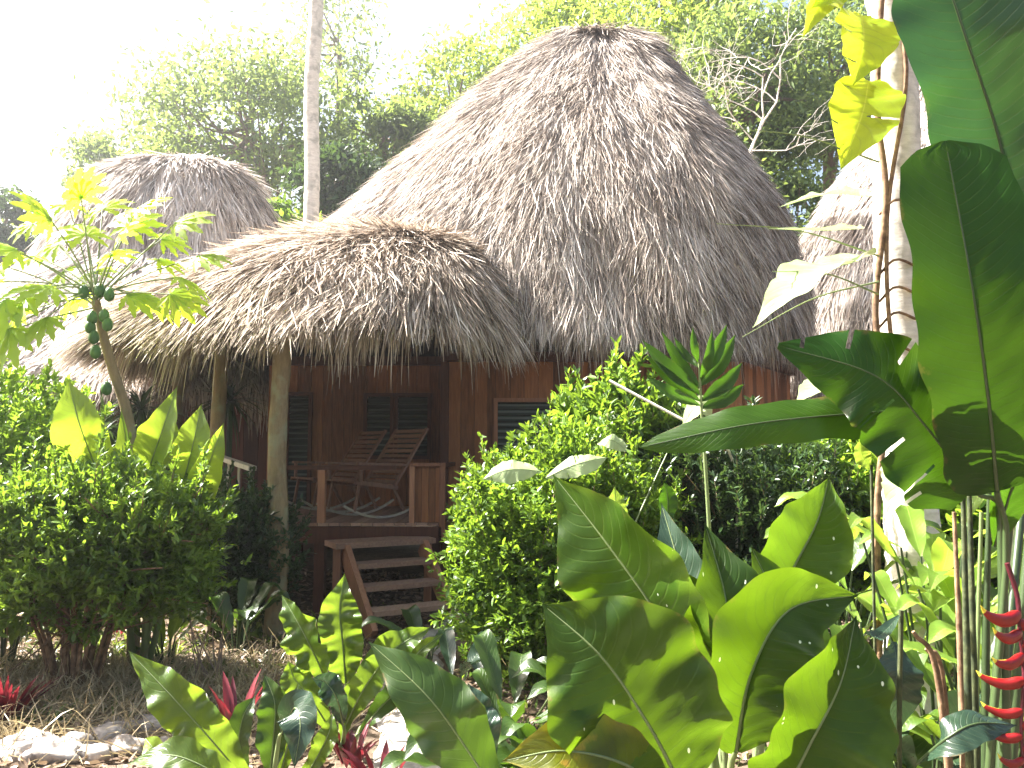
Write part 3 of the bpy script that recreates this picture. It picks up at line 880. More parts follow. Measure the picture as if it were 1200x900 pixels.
def shrub(name, label, cat, x, y, rx, ry, z0, z1, tips, per, L, W, mat, stem=STEM_B, nstem=12, base_r=.12, sr=.014, group=None, seedlump=0, top_bias=.5, spread=.8):
    t = thing(name, label, cat, (x, y, 0), group)
    zc = (z0 + z1) / 2; rz_ = (z1 - z0) / 2
    g = Geo(); r = rng
    for k in range(nstem):
        a = U(0, 2 * pi); f = U(.2, .85)
        top = np.array([x + cos(a) * rx * f, y + sin(a) * ry * f, zc + rz_ * U(.0, .75)])
        b = np.array([x + cos(a) * base_r * U(.2, 1), y + sin(a) * base_r * U(.2, 1), -.05])
        midp = b * .55 + top * .45 + np.array([-cos(a) * rx * .1, -sin(a) * ry * .1, .1])
        c = curve([b, midp, top], 9)
        tube(g, c, np.linspace(sr, sr * .35, 9), 6, U(0, 1))
        for j in range(4):
            s0 = c[r.integers(3, 8)]; e = s0 + nrm(rng.normal(size=3) + np.array([cos(a), sin(a), .9])) * rx * U(.3, .6)
            tube(g, curve([s0, (s0 + e) / 2 + rng.normal(0, .02, 3), e], 5), np.linspace(sr * .5, sr * .2, 5), 5, U(0, 1))
    gs = g
    # leaf tips in lumpy shell
    d = nrm(rng.normal(size=(tips, 3)))
    d[:, 2] = np.where(d[:, 2] < -.2, d[:, 2] * .6, d[:, 2])
    rad = np.clip(U(0, 1, tips) ** .42, 0, 1)
    ph = U(0, 6, 6)
    d[::14, 2] = np.abs(d[::14, 2]) + .3; d = nrm(d); rad[::14] = U(1.0, 1.2, len(rad[::14]))
    lump = 1 + .16 * np.sin(d[:, 0] * 5 + ph[0]) * np.sin(d[:, 2] * 6 + ph[1]) + .12 * np.sin(d[:, 1] * 7 + d[:, 0] * 9 + ph[2]) + .07 * rng.normal(size=tips) ** 2
    cap = 1.10 + .16 * np.sin(d[:, 0] * 13 + ph[3]) * np.sin(d[:, 2] * 11 + d[:, 1] * 8 + ph[5])
    lump = np.minimum(lump, cap / np.maximum(rad, .3))
    pts = np.stack([x + d[:, 0] * rad * rx * lump, y + d[:, 1] * rad * ry * lump, zc + d[:, 2] * rad * rz_ * lump], 1)
    # leading shoots: a thin twig with leaves along it
    sp = []; sdv_ = []
    for k in range(int(75 * rx / .95)):
        dd = nrm(np.array([rng.normal(), rng.normal(), abs(rng.normal()) * .8 + .1])); s0 = np.array([x, y, zc]) + dd * np.array([rx, ry, rz_]) * .9
        e = s0 + nrm(dd * .5 + np.array([rng.normal(0, .2), rng.normal(0, .2), 1.])) * U(.18, .52)
        c = curve([s0, (s0 + e) / 2 + dd * .02, e], 8); tube(gs, c, np.linspace(.005, .002, 8), 5, U(0, 1), cap=False)
        sp.append(c[1:]); sdv_.append(np.repeat(nrm(e - s0)[None], 7, 0))
    gs.build('stem', stem, t)
    pts = np.concatenate([pts] + sp); d = np.concatenate([d] + sdv_)
    cl = .5 + .3 * np.sin(pts[:, 0] * 6 + ph[3]) * np.sin(pts[:, 2] * 7 + ph[4]) 
    g = Geo(); rosettes(g, pts, nrm(d + np.array([0, 0, .5])), per, L, W, tint=cl, spread=spread)
    g.build('foliage', mat, t)
    return t


def tree(name, label, cat, x, y, H, crown_c, crown_r, nclump, per, L, mat, tr=.25, bark=BARK, group=None, lean=0, sub=1.0, droop=.0):
    """trunk, limbs to the clumps, leaves in clumps"""
    t = thing(name, label, cat, (x, y, 0), group)
    cc = np.array(crown_c, float); cr = np.array(crown_r, float)
    g = Geo(); fork = np.array([x + lean, y, max(cc[2] - cr[2] * .75, H * .35)])
    trunk = curve([(x, y, -.1), (x + lean * .3, y, fork[2] * .5), fork, cc], 14)
    tube(g, trunk, np.linspace(tr, tr * .4, 14), 10, .5, 0, .04)
    d = nrm(rng.normal(size=(nclump, 3))); rad = U(.35, 1, nclump) ** .5
    cen = cc + d * rad[:, None] * cr
    for c in cen[::2]:
        s0 = trunk[rng.integers(6, 14)]
        pts = curve([s0, (s0 + c) / 2 + np.array([0, 0, -.06 * np.linalg.norm(c - s0)]) + rng.normal(0, .1, 3), c], 7)
        tube(g, pts, np.linspace(tr * .34, tr * .06, 7), 6, .5)
    g.build('trunk', bark, t)
    g = Geo(); n = nclump * per
    cr_m = cr.mean() * .30 * sub
    off = rng.normal(size=(n, 3)) * cr_m * np.array([1, 1, .62]) * np.repeat(U(.6, 1.25, nclump), per)[:, None]
    p_ = np.repeat(cen, per, 0) + off
    dd = nrm(rng.normal(size=(n, 3)) + np.array([0, 0, -.2 - droop])); nv = nrm(rng.normal(0, .6, (n, 3)) + np.array([0, 0, 1.]))
    tn = np.clip(np.repeat(U(.15, .85, nclump), per) + rng.normal(0, .15, n), 0, 1)
    ribbons(g, p_, dd, nv, U(*L, n), U(L[0] * .42, L[1] * .48, n), ([0, .4, 1], [.1, 1, .05]), .15, .1, 0, tn)
    g.build('crown', mat, t)
    return t


# ============================== TREES BEHIND ==============================
TG = 'broadleaf trees behind the huts'
def tp(px, py, D): return P(px, py, D)
def T(label, px, py, D, rpx, rpy, ncl, per, L, mat, tr=.22, name='broadleaf_tree', trunk_px=None, sub=1., droop=0.):
    c = P(px, py, D); k = D / F; per = int(per * .62); sub = sub * .8
    tx = (trunk_px if trunk_px is not None else px); x = (tx - 600) / F * D
    return tree(name, label, 'tree', x, D, c[2], c, (rpx * k, rpx * k * .8, rpy * k), ncl, per, L, mat, tr, group=TG, lean=(c[0] - x) * .5, sub=sub, droop=droop)
T('large round crowned tree with a dark trunk left of the tall palm', 285, 150, 27, 120, 92, 70, 260, (.16, .34), LF_TREE, .3, trunk_px=330)
T('low tree crown sloping down behind the small left hut', 165, 205, 31, 75, 60, 34, 220, (.18, .36), LF_TREE)
T('dark tree at the far left edge behind the papaya', 0, 268, 26, 40, 55, 24, 260, (.15, .3), LF_BUSHD, .18)
T('sparse hazy tree crown high above the palm trunk', 395, 45, 34, 65, 65, 22, 120, (.18, .36), LF_TREE, .2, sub=1.3)
T('tree between the tall palm and the big roof', 445, 165, 28, 62, 80, 44, 260, (.16, .34), LF_TREE, .26)
T('yellow green tree leaning over the left slope of the big roof', 530, 130, 32, 70, 85, 44, 230, (.18, .36), LF_TREE2)
T('dark low tree just right of the palm foot above the porch roof', 395, 215, 22, 48, 40, 26, 260, (.14, .28), LF_BUSHD, .16)
T('leafy tree directly behind the top of the big roof', 660, 60, 31, 85, 75, 50, 240, (.18, .36), LF_TREE2)
T('tall green tree right of the big roof top', 790, 45, 28, 95, 95, 60, 260, (.16, .34), LF_TREE2, .28)
T('dense tree above the right slope of the big roof', 880, 115, 24, 85, 105, 64, 300, (.14, .3), LF_TREE, .28)
T('dense green tree behind the yellow vine leaves', 975, 90, 26, 85, 110, 60, 280, (.15, .3), LF_TREE, .26)
T('tree crown behind the right hut roof', 1110, 60, 30, 110, 110, 54, 240, (.18, .36), LF_TREE2)
T('tree at the right edge behind the large heliconia leaves', 1230, 120, 28, 90, 130, 44, 240, (.18, .36), LF_TREE)
T('low bushy tree filling the gap between the two left roofs', 345, 255, 19.5, 36, 30, 18, 260, (.12, .24), LF_BRIGHT, .12)
T('low dense tree seen between the big roof and the right hut', 925, 265, 23, 60, 75, 40, 260, (.14, .28), LF_TREE, .16)
T('bushy tree behind the left hut wall', 60, 330, 30, 110, 60, 40, 220, (.18, .36), LF_TREE)
# far woods: reads as one mass behind everything
g = Geo(); n = 42000
a = U(-1.25, 1.25, n); R_ = U(38, 52, n)
x = np.sin(a) * R_; y = np.cos(a) * R_; top = np.where(a < .15, 4.5, 6.5) + 2.2 * np.sin(a * 6 + .6) + 1.5 * np.sin(a * 17) + np.clip(a, 0, 1) * 9
z = U(0, 1, n) ** .8 * top
ribbons(g, np.stack([x, y, z], 1), nrm(rng.normal(size=(n, 3))), nrm(rng.normal(0, .6, (n, 3)) + [0, 0, 1.]), U(.5, .95, n), U(.3, .5, n), ([0, .4, 1], [.1, 1, .05]), .15, .1, 0, np.clip(.5 + .3 * np.sin(a * 40) + rng.normal(0, .2, n), 0, 1))
tag(g.build('far_woods', LF_TREE), 'hazy mass of woodland far behind the huts', 'woods', kind='stuff')

# bare branching tree right of the roof
t = thing('bare_tree', 'leafless tree with thin pale twigs beside the big roof top', 'tree', (5.6, 19, 0))
g = Geo(); b = P(850, 330, 19)
def branch(p0, d, L_, r, depth):
    n_ = 6; pts = [p0]; q = p0.copy(); dd = d.copy()
    for i in range(n_):
        dd = nrm(dd + rng.normal(0, .22, 3)); q = q + dd * L_ / n_; pts.append(q.copy())
    tube(g, np.array(pts), np.linspace(r, r * .45, n_ + 1), 5, U(.4, .9), cap=False)
    if depth:
        for k in range(4):
            i = rng.integers(2, n_ + 1)
            branch(pts[i], nrm(dd + rng.normal(0, .75, 3)), L_ * .62, r * .5, depth - 1)
tube(g, curve([(5.6, 19, 0), (5.5, 19, 4), P(865, 215, 19)], 10), np.linspace(.13, .07, 10), 8, .6)
for dd, L_ in (((-.8, -.2, .65), 3.0), ((-.5, 0, .9), 3.0), ((.25, 0, 1), 2.8), ((-.95, 0, .2), 2.4), ((.1, -.2, 1), 3.2)):
    branch(P(865, 215, 19), nrm(np.array(dd)), L_, .036, 3)
g.build('trunk', PALE_BARK, t)

# ============================== PALMS ==============================
def palm(label, px, D, H, r, mat, ring=.16, tilt=0., nfr=13, fl=2.6):
    x = (px - 600) / F * D
    t = thing('palm_tree', label, 'palm', (x, D, 0), 'palm trunks')
    g = Geo(); n_ = int(H / ring) * 4
    z = np.linspace(-.1, H, n_); rr = r * (1 + .25 * np.exp(-z * 1.5)) * (1 + .035 * (np.arange(n_) % 4 == 0)) * np.linspace(1, .82, n_)
    pts = np.stack([x + tilt * (z / H) + .07 * np.sin(z * .45) + .02 * np.sin(z * 1.7), np.full(n_, float(D)), z], 1)
    tube(g, pts, rr, 20, .5, 0, .022); g.build('trunk', mat, t)
    g = Geo(); top = pts[-1]
    for k in range(nfr):
        a = 2 * pi * k / nfr + U(-.2, .2); e = U(.1, .9)
        d = np.array([cos(a), sin(a), 0])
        c = curve([top, top + d * fl * .45 + [0, 0, fl * .38 * e], top + d * fl * .95 + [0, 0, -fl * .35 + e * .5]], 22)
        tube(g, c, np.linspace(.03, .008, 22), 5, .5, cap=False)
        tg = nrm(np.gradient(c, axis=0)); sd = nrm(np.cross(tg, [0, 0, 1.]))
        for s in (-1, 1):
            bi = c[3:]; L_ = .62 * np.sin(np.linspace(.5, 2.9, len(bi))) + .1
            ribbons(g, np.repeat(bi, 2, 0) + rng.normal(0, .02, (2 * len(bi), 3)), np.repeat(tg[3:] * .6 + sd[3:] * s, 2, 0), (0, 0, 1), np.repeat(L_, 2), .045, LANCE, .3, .1, .35, U(0, 1, 2 * len(bi)))
    g.build('crown', LF_TREE2, t)
    return t
palm('tall slim pale palm trunk rising behind the porch roof', 358, 18, 17.5, .19, PALE_BARK, .22, .1)
PR = palm('thick pale ringed palm trunk at the right wrapped by a vine', 1055, 5.3, 8.4, .165, PALE_BARK, .2, -.05, 11, 2.3)

# vine on right palm
V_ = thing('climbing_vine', 'climbing vine with large yellow green leaves on the right palm trunk', 'vine', P(1035, 852, 5.2))
g = Geo()
tube(g, curve([P(1032, 840, 5.17), P(1028, 600, 5.15), P(1038, 480, 5.13), P(1026, 360, 5.13), P(1038, 230, 5.13), P(1028, 120, 5.15), P(1036, -60, 5.15)], 40), .022, 8, .5, 0, .05)
tube(g, curve([P(1075, 500, 5.12), P(1045, 400, 5.1), P(1040, 250, 5.12), P(1062, 85, 5.13), P(1040, -40, 5.15)], 30), .014, 7, .5, 0, .05)
for py in (240, 310, 342, 372, 412): tube(g, curve([P(1030, py + 12, 5.15), P(1050, py - 6, 5.10), P(1078, py + 4, 5.16)], 8), .009, 6, .5, 0, .05)
g.build('stem', STEM_B, V_)
for i, (pts, w_, mt, rl, fc, tr_) in enumerate([
    ([(1010, 18, 5.1), (1012, 50, 4.95), (1000, 100, 4.9)], .42, BL_POTH, .1, (0, -1, .2), 3),
    ([(1018, 95, 5.1), (1010, 135, 4.95), (985, 200, 4.9)], .46, BL_POTH, -.1, (0, -1, .2), 4),
    ([(985, 0, 5.1), (962, 5, 4.95), (940, 45, 4.9)], .17, BL_POTH, .2, (0, -1, .2), 0),
    ([(1000, -10, 5.1), (975, -5, 4.95), (950, 10, 4.9)], .15, BL_POTH, .2, (0, -1, .2), 0),
    ([(1020, 230, 5.1), (970, 228, 4.8), (912, 243, 4.7)], .17, BL_WHITE, .1, (-.5, -.3, .9), 0),
    ([(1010, 268, 5.1), (960, 270, 4.8), (898, 268, 4.7)], .13, BL_WHITE, .0, (-.5, -.4, .8), 0),
    ([(1015, 300, 5.1), (950, 325, 4.7), (882, 384, 4.6)], .42, BL_WHITE, .0, (-.5, -.5, .8), 0),
    ([(1000, 425, 5.0), (965, 448, 4.7), (930, 476, 4.6)], .22, BL_WHITE, .0, (-.5, -.5, .8), 0),
    ([(1045, 540, 5.0), (1055, 565, 4.7), (1040, 610, 4.6)], .2, BL_WHITE, .0, (-.5, -.5, .8), 0)]):
    g = Geo(); leaf_blade(g, [P(*q) for q in pts], w_, face=fc, roll=rl, cup=.3, wave=.05, tears=tr_, blunt=.42, base_w=.3, seed=i); o = g.build('leaf', mt, V_)
    if mt is BL_WHITE and i == 6: o['label'] = 'largest of the sunlit white looking leaves'
for i, (a_, b_) in enumerate([((1030, 330), (870, 395)), ((1030, 190), (850, 150)), ((1030, 300), (840, 262)), ((1030, 345), (905, 318))]):
    g = Geo(); a3 = P(*a_, 5.1); b3 = P(*b_, 4.7); c = curve([a3, (a3 + b3) / 2 + [0, 0, .06], b3], 14); tube(g, c, np.linspace(.007, .002, 14), 5, .8); g.build('tendril', STEM_P, V_)

# ============================== PAPAYA ==============================
PB = P(152, 500, 6.9)
PT = thing('papaya_tree', 'papaya tree with yellow green lobed leaves and hanging green fruit at the left', 'tree', (PB[0], 6.9, 0))
g = Geo(); tops = P(112, 352, 6.7)
pc = curve([(PB[0] + .12, 6.9, -.1), (PB[0] + .06, 6.9, 1.2), PB, P(128, 420, 6.8), tops], 24)
tube(g, pc, np.linspace(.055, .034, 24), 12, .5, 0, .03); g.build('trunk', LOG, PT)
def palmate(g, c, d, up, R, tint):
    d = nrm(d); s = nrm(np.cross(d, up)); n_ = np.cross(s, d)
    A = np.radians([-118, -80, -50, -24, 0, 24, 50, 80, 118]); LL = np.array([.5, .68, .85, .95, 1, .95, .85, .68, .5]) * R
    dirs = d * np.cos(A)[:, None] + s * np.sin(A)[:, None] - n_ * .18
    ribbons(g, np.repeat(c[None], 9, 0), dirs, n_, LL, LL * .36, LOBE, .22, .18, .1, np.clip(tint + rng.normal(0, .1, 9), 0, 1))
leafspots = [(60, 258), (95, 232), (18, 292), (30, 345), (160, 245), (205, 262), (140, 275), (185, 305), (-12, 330), (12, 385), (75, 318), (130, 300), (212, 325), (55, 372), (170, 350), (100, 275), (-20, 400), (150, 345), (40, 300), (90, 345), (232, 300),
             (40, 262), (120, 245), (0, 310), (60, 335), (190, 280), (20, 368), (-5, 285), (110, 320), (70, 285), (5, 350), (150, 265), (200, 345), (80, 240)]
for i, (px, py) in enumerate(leafspots):
    D_ = U(6.1, 7.3); c = P(px, py, D_); g = Geo()
    s0 = tops + np.array([0, 0, U(-.1, .12)])
    tube(g, curve([s0, (s0 + c) / 2 + [0, 0, .03], c], 8), np.linspace(.009, .005, 8), 5, .9, 1)
    dirn = nrm(c - tops) + np.array([0, 0, U(-.6, -.1)])
    palmate(g, c, dirn, nrm(np.array([U(-.4, .4), U(-1.5, -.3), 1.])), U(.29, .41), U(.2, .9))
    g.build('leaf', [LF_PAPAYA, STEM_P], PT)
for i, (px, py) in enumerate([(108, 372), (122, 370), (106, 383), (126, 380), (110, 395), (112, 412), (117, 340), (98, 342), (128, 345), (125, 455)]):
    c = P(px, py, 6.62 if i < 9 else 6.75); g = Geo()
    zz = np.linspace(-1, 1, 12); tube(g, np.stack([c[0] + 0 * zz, c[1] + 0 * zz, c[2] + zz * .062], 1), .043 * np.sqrt(np.clip(1 - zz ** 2, .01, 1)) * (1 - .12 * zz), 12, .5); g.build('fruit', FRUIT, PT)

# ============================== SHRUBS ==============================
shrub('shrub', 'tall bright green shrub with many bare brown stems at the left', 'bush', -3.2, 6.0, 1.02, .72, .5, 1.66, 8500, 7, (.035, .08), (.013, .03), LF_BUSH, STEM_B, 26, .15, .018, 'garden shrubs')
shrub('shrub', 'bright bush at the far left edge beside the papaya tree', 'bush', -4.45, 6.9, .75, .8, .5, 2.45, 1900, 7, (.05, .10), (.02, .04), LF_BRIGHT, LOG, 9, .15, .016, 'garden shrubs')
shrub('shrub', 'dark glossy shrub in front of the porch beside the log post', 'bush', -2.85, 8.1, .72, .45, .1, 1.38, 2300, 7, (.04, .085), (.018, .035), LF_BUSHD, LOG, 14, .18, .014, 'garden shrubs')
shrub('shrub', 'big rounded leafy bush right of the wooden steps', 'bush', .45, 6.75, .95, .85, -.2, 1.92, 8500, 7, (.038, .085), (.016, .036), LF_BUSH, LOG, 18, .2, .016, 'garden shrubs')
shrub('shrub', 'upright bush with larger leaves behind the rounded bush', 'bush', 1.0, 7.7, .6, .6, .8, 2.45, 900, 7, (.08, .14), (.03, .05), LF_BUSH, LOG, 9, .15, .016, 'garden shrubs')
shrub('shrub', 'dense dark green bush below the right end of the big roof', 'bush', 2.15, 7.4, 1.05, .85, -.1, 2.05, 5200, 7, (.05, .09), (.016, .028), LF_BUSHD, LOG, 14, .2, .016, 'garden shrubs')
shrub('shrub', 'light green bush beside the right palm trunk', 'bush', 3.35, 7.4, .8, .8, .2, 2.05, 1500, 7, (.09, .15), (.03, .05), LF_BRIGHT, LOG, 10, .2, .016, 'garden shrubs')
shrub('shrub', 'dark shrub under the left end of the porch', 'bush', -5.1, 10.2, .9, .7, .1, 2.0, 1500, 6, (.08, .15), (.025, .05), LF_BUSHD, LOG, 8, .2, .016, 'garden shrubs')
shrub('shrub', 'bright low bush right of the palm trunk behind the heliconia', 'bush', 4.3, 6.6, .9, .7, .1, 1.9, 1500, 6, (.09, .16), (.04, .07), LF_BRIGHT, LOG, 8, .2, .016, 'garden shrubs')
shrub('shrub', 'pale green bush at the left edge below the papaya', 'bush', -4.6, 5.9, .6, .6, .2, 1.5, 1400, 7, (.04, .08), (.018, .035), LF_BUSH, LOG, 8, .2, .012, 'garden shrubs')

# small bare twiggy stems in front of dark shrub
t = thing('bare_twigs', 'leafless upright twigs in the dry grass left of the log post', 'twigs', P(243, 790, 6.2)); g = Geo()
for k in range(9):
    b = P(U(225, 262), 795, 6.2); e = P(U(205, 285), U(690, 740), 6.2 + U(-.1, .1)); tube(g, curve([b, (b + e) / 2 + rng.normal(0, .03, 3), e], 7), np.linspace(.008, .003, 7), 5, .7)
g.build('stem', BARK, t)

# ============================== BROAD LEAF PLANTS ==============================
def plant(name, label, cat, base, leaves, group=None, pet=STEM_P, petr=.012, petg=True):
    """leaves: dict(pts, w, mat, ...kw). petioles run from the foot to each leaf base"""
    t = thing(name, label, cat, base, group)
    base = np.array(base, float)
    for i, lf in enumerate(leaves):
        kw = dict(lf); pts = [P(*q) for q in kw.pop('pts')]; w_ = kw.pop('w'); mt = kw.pop('mat'); lab = kw.pop('label', None); nop = kw.pop('nopet', False); pr_ = kw.pop('pr', petr)
        g = Geo(); m = leaf_blade(g, pts, w_, seed=i + int(abs(base[0]) * 100), **kw)
        # raised midrib
        tube(g, m[:-2] - 0, np.linspace(pr_ * .45, .0012, len(m) - 2), 6, .6, 1, cap=False)
        o = g.build('leaf', [mt, pet], t)
        if lab: o['label'] = lab
        if not nop:
            g = Geo(); d0 = nrm(m[0] - m[1]); b0 = base + np.array([rng.normal(0, .03), rng.normal(0, .03), 0])
            h = np.linalg.norm(m[0] - b0)
            c = curve([b0, b0 * .6 + m[0] * .4 + [0, 0, .1 * h * 0], m[0] + d0 * .22 * h * .5 + 0, m[0]], 14)
            tube(g, c, np.linspace(pr_ * 1.5, pr_ * .6, 14), 8, U(.2, .8)); g.build('stem', pet, t)
    return t

D = 2.6
plant('broad_leaf_plant', 'big plant with broad white speckled green leaves in the foreground', 'plant', P(850, 1150, 2.62) * [1, 1, 0], [
    dict(pts=[(812, 800, 2.75), (770, 720, 2.72), (712, 638, 2.78), (648, 556, 2.9)], w=.43, mat=BL_HEROY, face=(-.35, -1, .3), cup=.5, blunt=.48, wave=.07, roll=.35, label='light green leaf pointing up and left at the back'),
    dict(pts=[(800, 925, 2.3), (760, 850, 2.25), (705, 770, 2.25), (636, 708, 2.32)], w=.46, mat=BL_HERO, face=(-.1, -1, .15), cup=.4, blunt=.5, wave=.06, roll=-.1, label='largest leaf, dark green, at the front left'),
    dict(pts=[(850, 840, 2.7), (853, 770, 2.66), (850, 700, 2.68), (826, 613, 2.8)], w=.37, mat=BL_HERO, face=(.2, -1, .3), cup=.45, blunt=.42, wave=.04),
    dict(pts=[(905, 715, 2.95), (930, 665, 2.9), (958, 610, 2.92), (972, 558, 3.0)], w=.30, mat=BL_HEROY, face=(.3, -1, .2), cup=.35, blunt=.45, wave=.04, roll=.2, label='bright yellow green leaf standing at the back right'),
    dict(pts=[(862, 880, 2.5), (880, 790, 2.42), (925, 715, 2.42), (1006, 697, 2.5)], w=.33, mat=BL_HERO, face=(.15, -1, .35), cup=.5, blunt=.45, wave=.08),
    dict(pts=[(905, 960, 2.3), (945, 880, 2.28), (985, 800, 2.3), (1003, 722, 2.4)], w=.36, mat=BL_HERO, face=(.2, -1, .1), cup=.45, blunt=.45, wave=.08),
    dict(pts=[(780, 930, 2.3), (730, 895, 2.2), (660, 880, 2.15), (588, 892, 2.15)], w=.20, mat=BL_YEL, face=(0, -.9, .6), cup=.3, blunt=.5, label='yellowing leaf with brown edges low at the front'),
    dict(pts=[(835, 800, 2.95), (812, 730, 2.95), (795, 660, 3.0), (775, 590, 3.1)], w=.20, mat=BL_BLUE, face=(-.5, -1, .3), cup=.3, blunt=.5),
    dict(pts=[(830, 850, 2.8), (815, 780, 2.8), (800, 720, 2.85), (790, 660, 2.9)], w=.40, mat=BL_HERO, face=(-.2, -1, .2), cup=.2, blunt=.5),
    dict(pts=[(895, 830, 2.75), (900, 760, 2.75), (905, 700, 2.8), (880, 640, 2.85)], w=.25, mat=BL_HERO, face=(.3, -1, .2), cup=.2, blunt=.5),
], petr=.014)

plant('broad_leaf_plant', 'plant with one long curved dark green leaf at the bottom centre', 'plant', P(610, 1000, 3.3) * [1, 1, 0], [
    dict(pts=[(590, 945, 3.1), (545, 875, 3.05), (500, 815, 3.05), (432, 752, 3.15)], w=.27, mat=BL_CURVE, face=(-.1, -1, .5), cup=-.15, blunt=.55, wave=.10, nwave=2.4),
    dict(pts=[(555, 905, 3.5), (535, 855, 3.5), (520, 815, 3.55), (500, 780, 3.6)], w=.19, mat=BL_BLUE, face=(0, -1, .3), cup=.2, wave=.08),
    dict(pts=[(575, 900, 3.5), (570, 860, 3.5), (560, 830, 3.55), (548, 800, 3.6)], w=.14, mat=BL_BLUE, face=(.3, -1, .2), cup=.2, wave=.08),
])
plant('nest_leaf_plant', 'plant of upright wavy edged light green leaves in front of the steps', 'plant', P(400, 900, 4.9) * [1, 1, 0], [
    dict(pts=[(405, 800, 4.9), (402, 760, 4.88), (398, 715, 4.9), (404, 672, 4.95)], w=.26, mat=BL_NEST, cup=.4, wave=.2, nwave=4, face=(.2, -1, .2), blunt=.5),
    dict(pts=[(392, 820, 4.8), (372, 775, 4.7), (352, 735, 4.7), (330, 697, 4.8)], w=.22, mat=BL_NEST, cup=.45, wave=.18, nwave=4, face=(-.4, -1, .3)),
    dict(pts=[(415, 820, 4.8), (440, 780, 4.8), (470, 755, 4.85), (505, 735, 4.9)], w=.2, mat=BL_NEST, cup=.3, wave=.18, nwave=3, face=(.3, -1, .6)),
    dict(pts=[(405, 850, 4.7), (425, 810, 4.6), (445, 780, 4.55), (455, 765, 4.5)], w=.17, mat=BL_NEST, cup=.3, wave=.16, nwave=3),
    dict(pts=[(390, 860, 4.7), (365, 820, 4.6), (345, 795, 4.6), (338, 775, 4.6)], w=.17, mat=BL_NEST, cup=.4, wave=.16, nwave=3),
    dict(pts=[(400, 870, 4.7), (410, 830, 4.7), (422, 800, 4.7), (435, 775, 4.7)], w=.12, mat=BL_NEST, cup=.4, wave=.16, nwave=3),
    dict(pts=[(402, 850, 4.6), (395, 820, 4.5), (382, 800, 4.5), (366, 795, 4.45)], w=.14, mat=BL_BLUE, cup=.3, wave=.16, nwave=3),
    dict(pts=[(420, 860, 4.9), (450, 825, 4.9), (480, 800, 4.9), (500, 792, 4.9)], w=.14, mat=BL_CURVE, cup=.3, wave=.16, nwave=3),
    dict(pts=[(425, 850, 5.1), (465, 800, 5.1), (490, 765, 5.1), (520, 742, 5.2)], w=.12, mat=BL_NEST, cup=.3, wave=.16, nwave=3),
])
plant('nest_leaf_plant', 'plant with upright and drooping strap leaves at the bottom left of centre', 'plant', P(315, 990, 4.2) * [1, 1, 0], [
    dict(pts=[(300, 930, 4.0), (250, 870, 3.9), (205, 820, 3.9), (150, 762, 4.0)], w=.235, mat=BL_NEST, cup=.2, wave=.17, nwave=4, face=(0, -1, .4), label='long light green leaf reaching to the upper left'),
    dict(pts=[(315, 920, 4.2), (320, 870, 4.2), (322, 825, 4.2), (310, 790, 4.25)], w=.17, mat=BL_CURVE, cup=.35, wave=.16, nwave=3),
    dict(pts=[(325, 920, 4.2), (338, 870, 4.2), (345, 830, 4.2), (350, 800, 4.25)], w=.12, mat=BL_NEST, cup=.35, wave=.16, nwave=3),
    dict(pts=[(330, 860, 4.1), (345, 830, 4.0), (352, 850, 3.9), (345, 900, 3.85)], w=.19, mat=BL_BLUE, cup=.3, wave=.08, nwave=3),
    dict(pts=[(300, 940, 3.7), (250, 905, 3.6), (200, 885, 3.6), (150, 895, 3.65)], w=.16, mat=BL_NEST, cup=.2, wave=.08, nwave=3, face=(0, -.8, .9)),
    dict(pts=[(290, 930, 4.3), (280, 880, 4.3), (285, 840, 4.3), (300, 815, 4.35)], w=.13, mat=BL_CURVE, cup=.3, wave=.08, nwave=3),
    dict(pts=[(200, 905, 4.4), (190, 890, 4.4), (178, 875, 4.4), (170, 865, 4.45)], w=.12, mat=BL_BAN, cup=.2, wave=.08, nwave=2),
    dict(pts=[(345, 930, 4.2), (370, 890, 4.2), (385, 860, 4.2), (390, 835, 4.25)], w=.11, mat=BL_NEST, cup=.35, wave=.16, nwave=3),
])
plant('banana_plant', 'young banana plant with upright yellow green leaves behind the left shrub', 'plant', P(165, 760, 6.55) * [1, 1, 0], [
    dict(pts=[(140, 600, 6.55), (118, 560, 6.50), (94, 500, 6.30), (80, 446, 6.35)], w=0.41, mat=BL_BAN, cup=.3, blunt=.6, wave=.03),
    dict(pts=[(165, 610, 6.55), (172, 560, 6.50), (190, 505, 6.30), (208, 452, 6.35)], w=0.36, mat=BL_BAN, cup=.3, blunt=.5, wave=.04, face=(-.2, -1, .2)),
    dict(pts=[(195, 610, 6.45), (213, 570, 6.40), (226, 522, 6.20), (236, 474, 6.25)], w=0.30, mat=BL_BAN, cup=.2, blunt=.6),
    dict(pts=[(215, 620, 6.45), (232, 580, 6.40), (247, 538, 6.20), (262, 496, 6.25)], w=0.24, mat=BL_BAN, cup=.4, blunt=.5, face=(.5, -1, .2)),
    dict(pts=[(180, 610, 6.65), (160, 570, 6.65), (150, 530, 6.65), (142, 478, 6.65)], w=0.26, mat=BL_BAN, cup=.4, blunt=.5, face=(-.6, -1, .2)),
    dict(pts=[(175, 600, 6.35), (160, 575, 6.25), (155, 550, 6.25), (160, 530, 6.30)], w=0.24, mat=BL_BAN, cup=.2, tears=2),
    dict(pts=[(185, 560, 6.85), (190, 530, 6.85), (195, 505, 6.85), (200, 480, 6.85)], w=0.26, mat=BL_BAN, cup=.2),
], petr=.02)
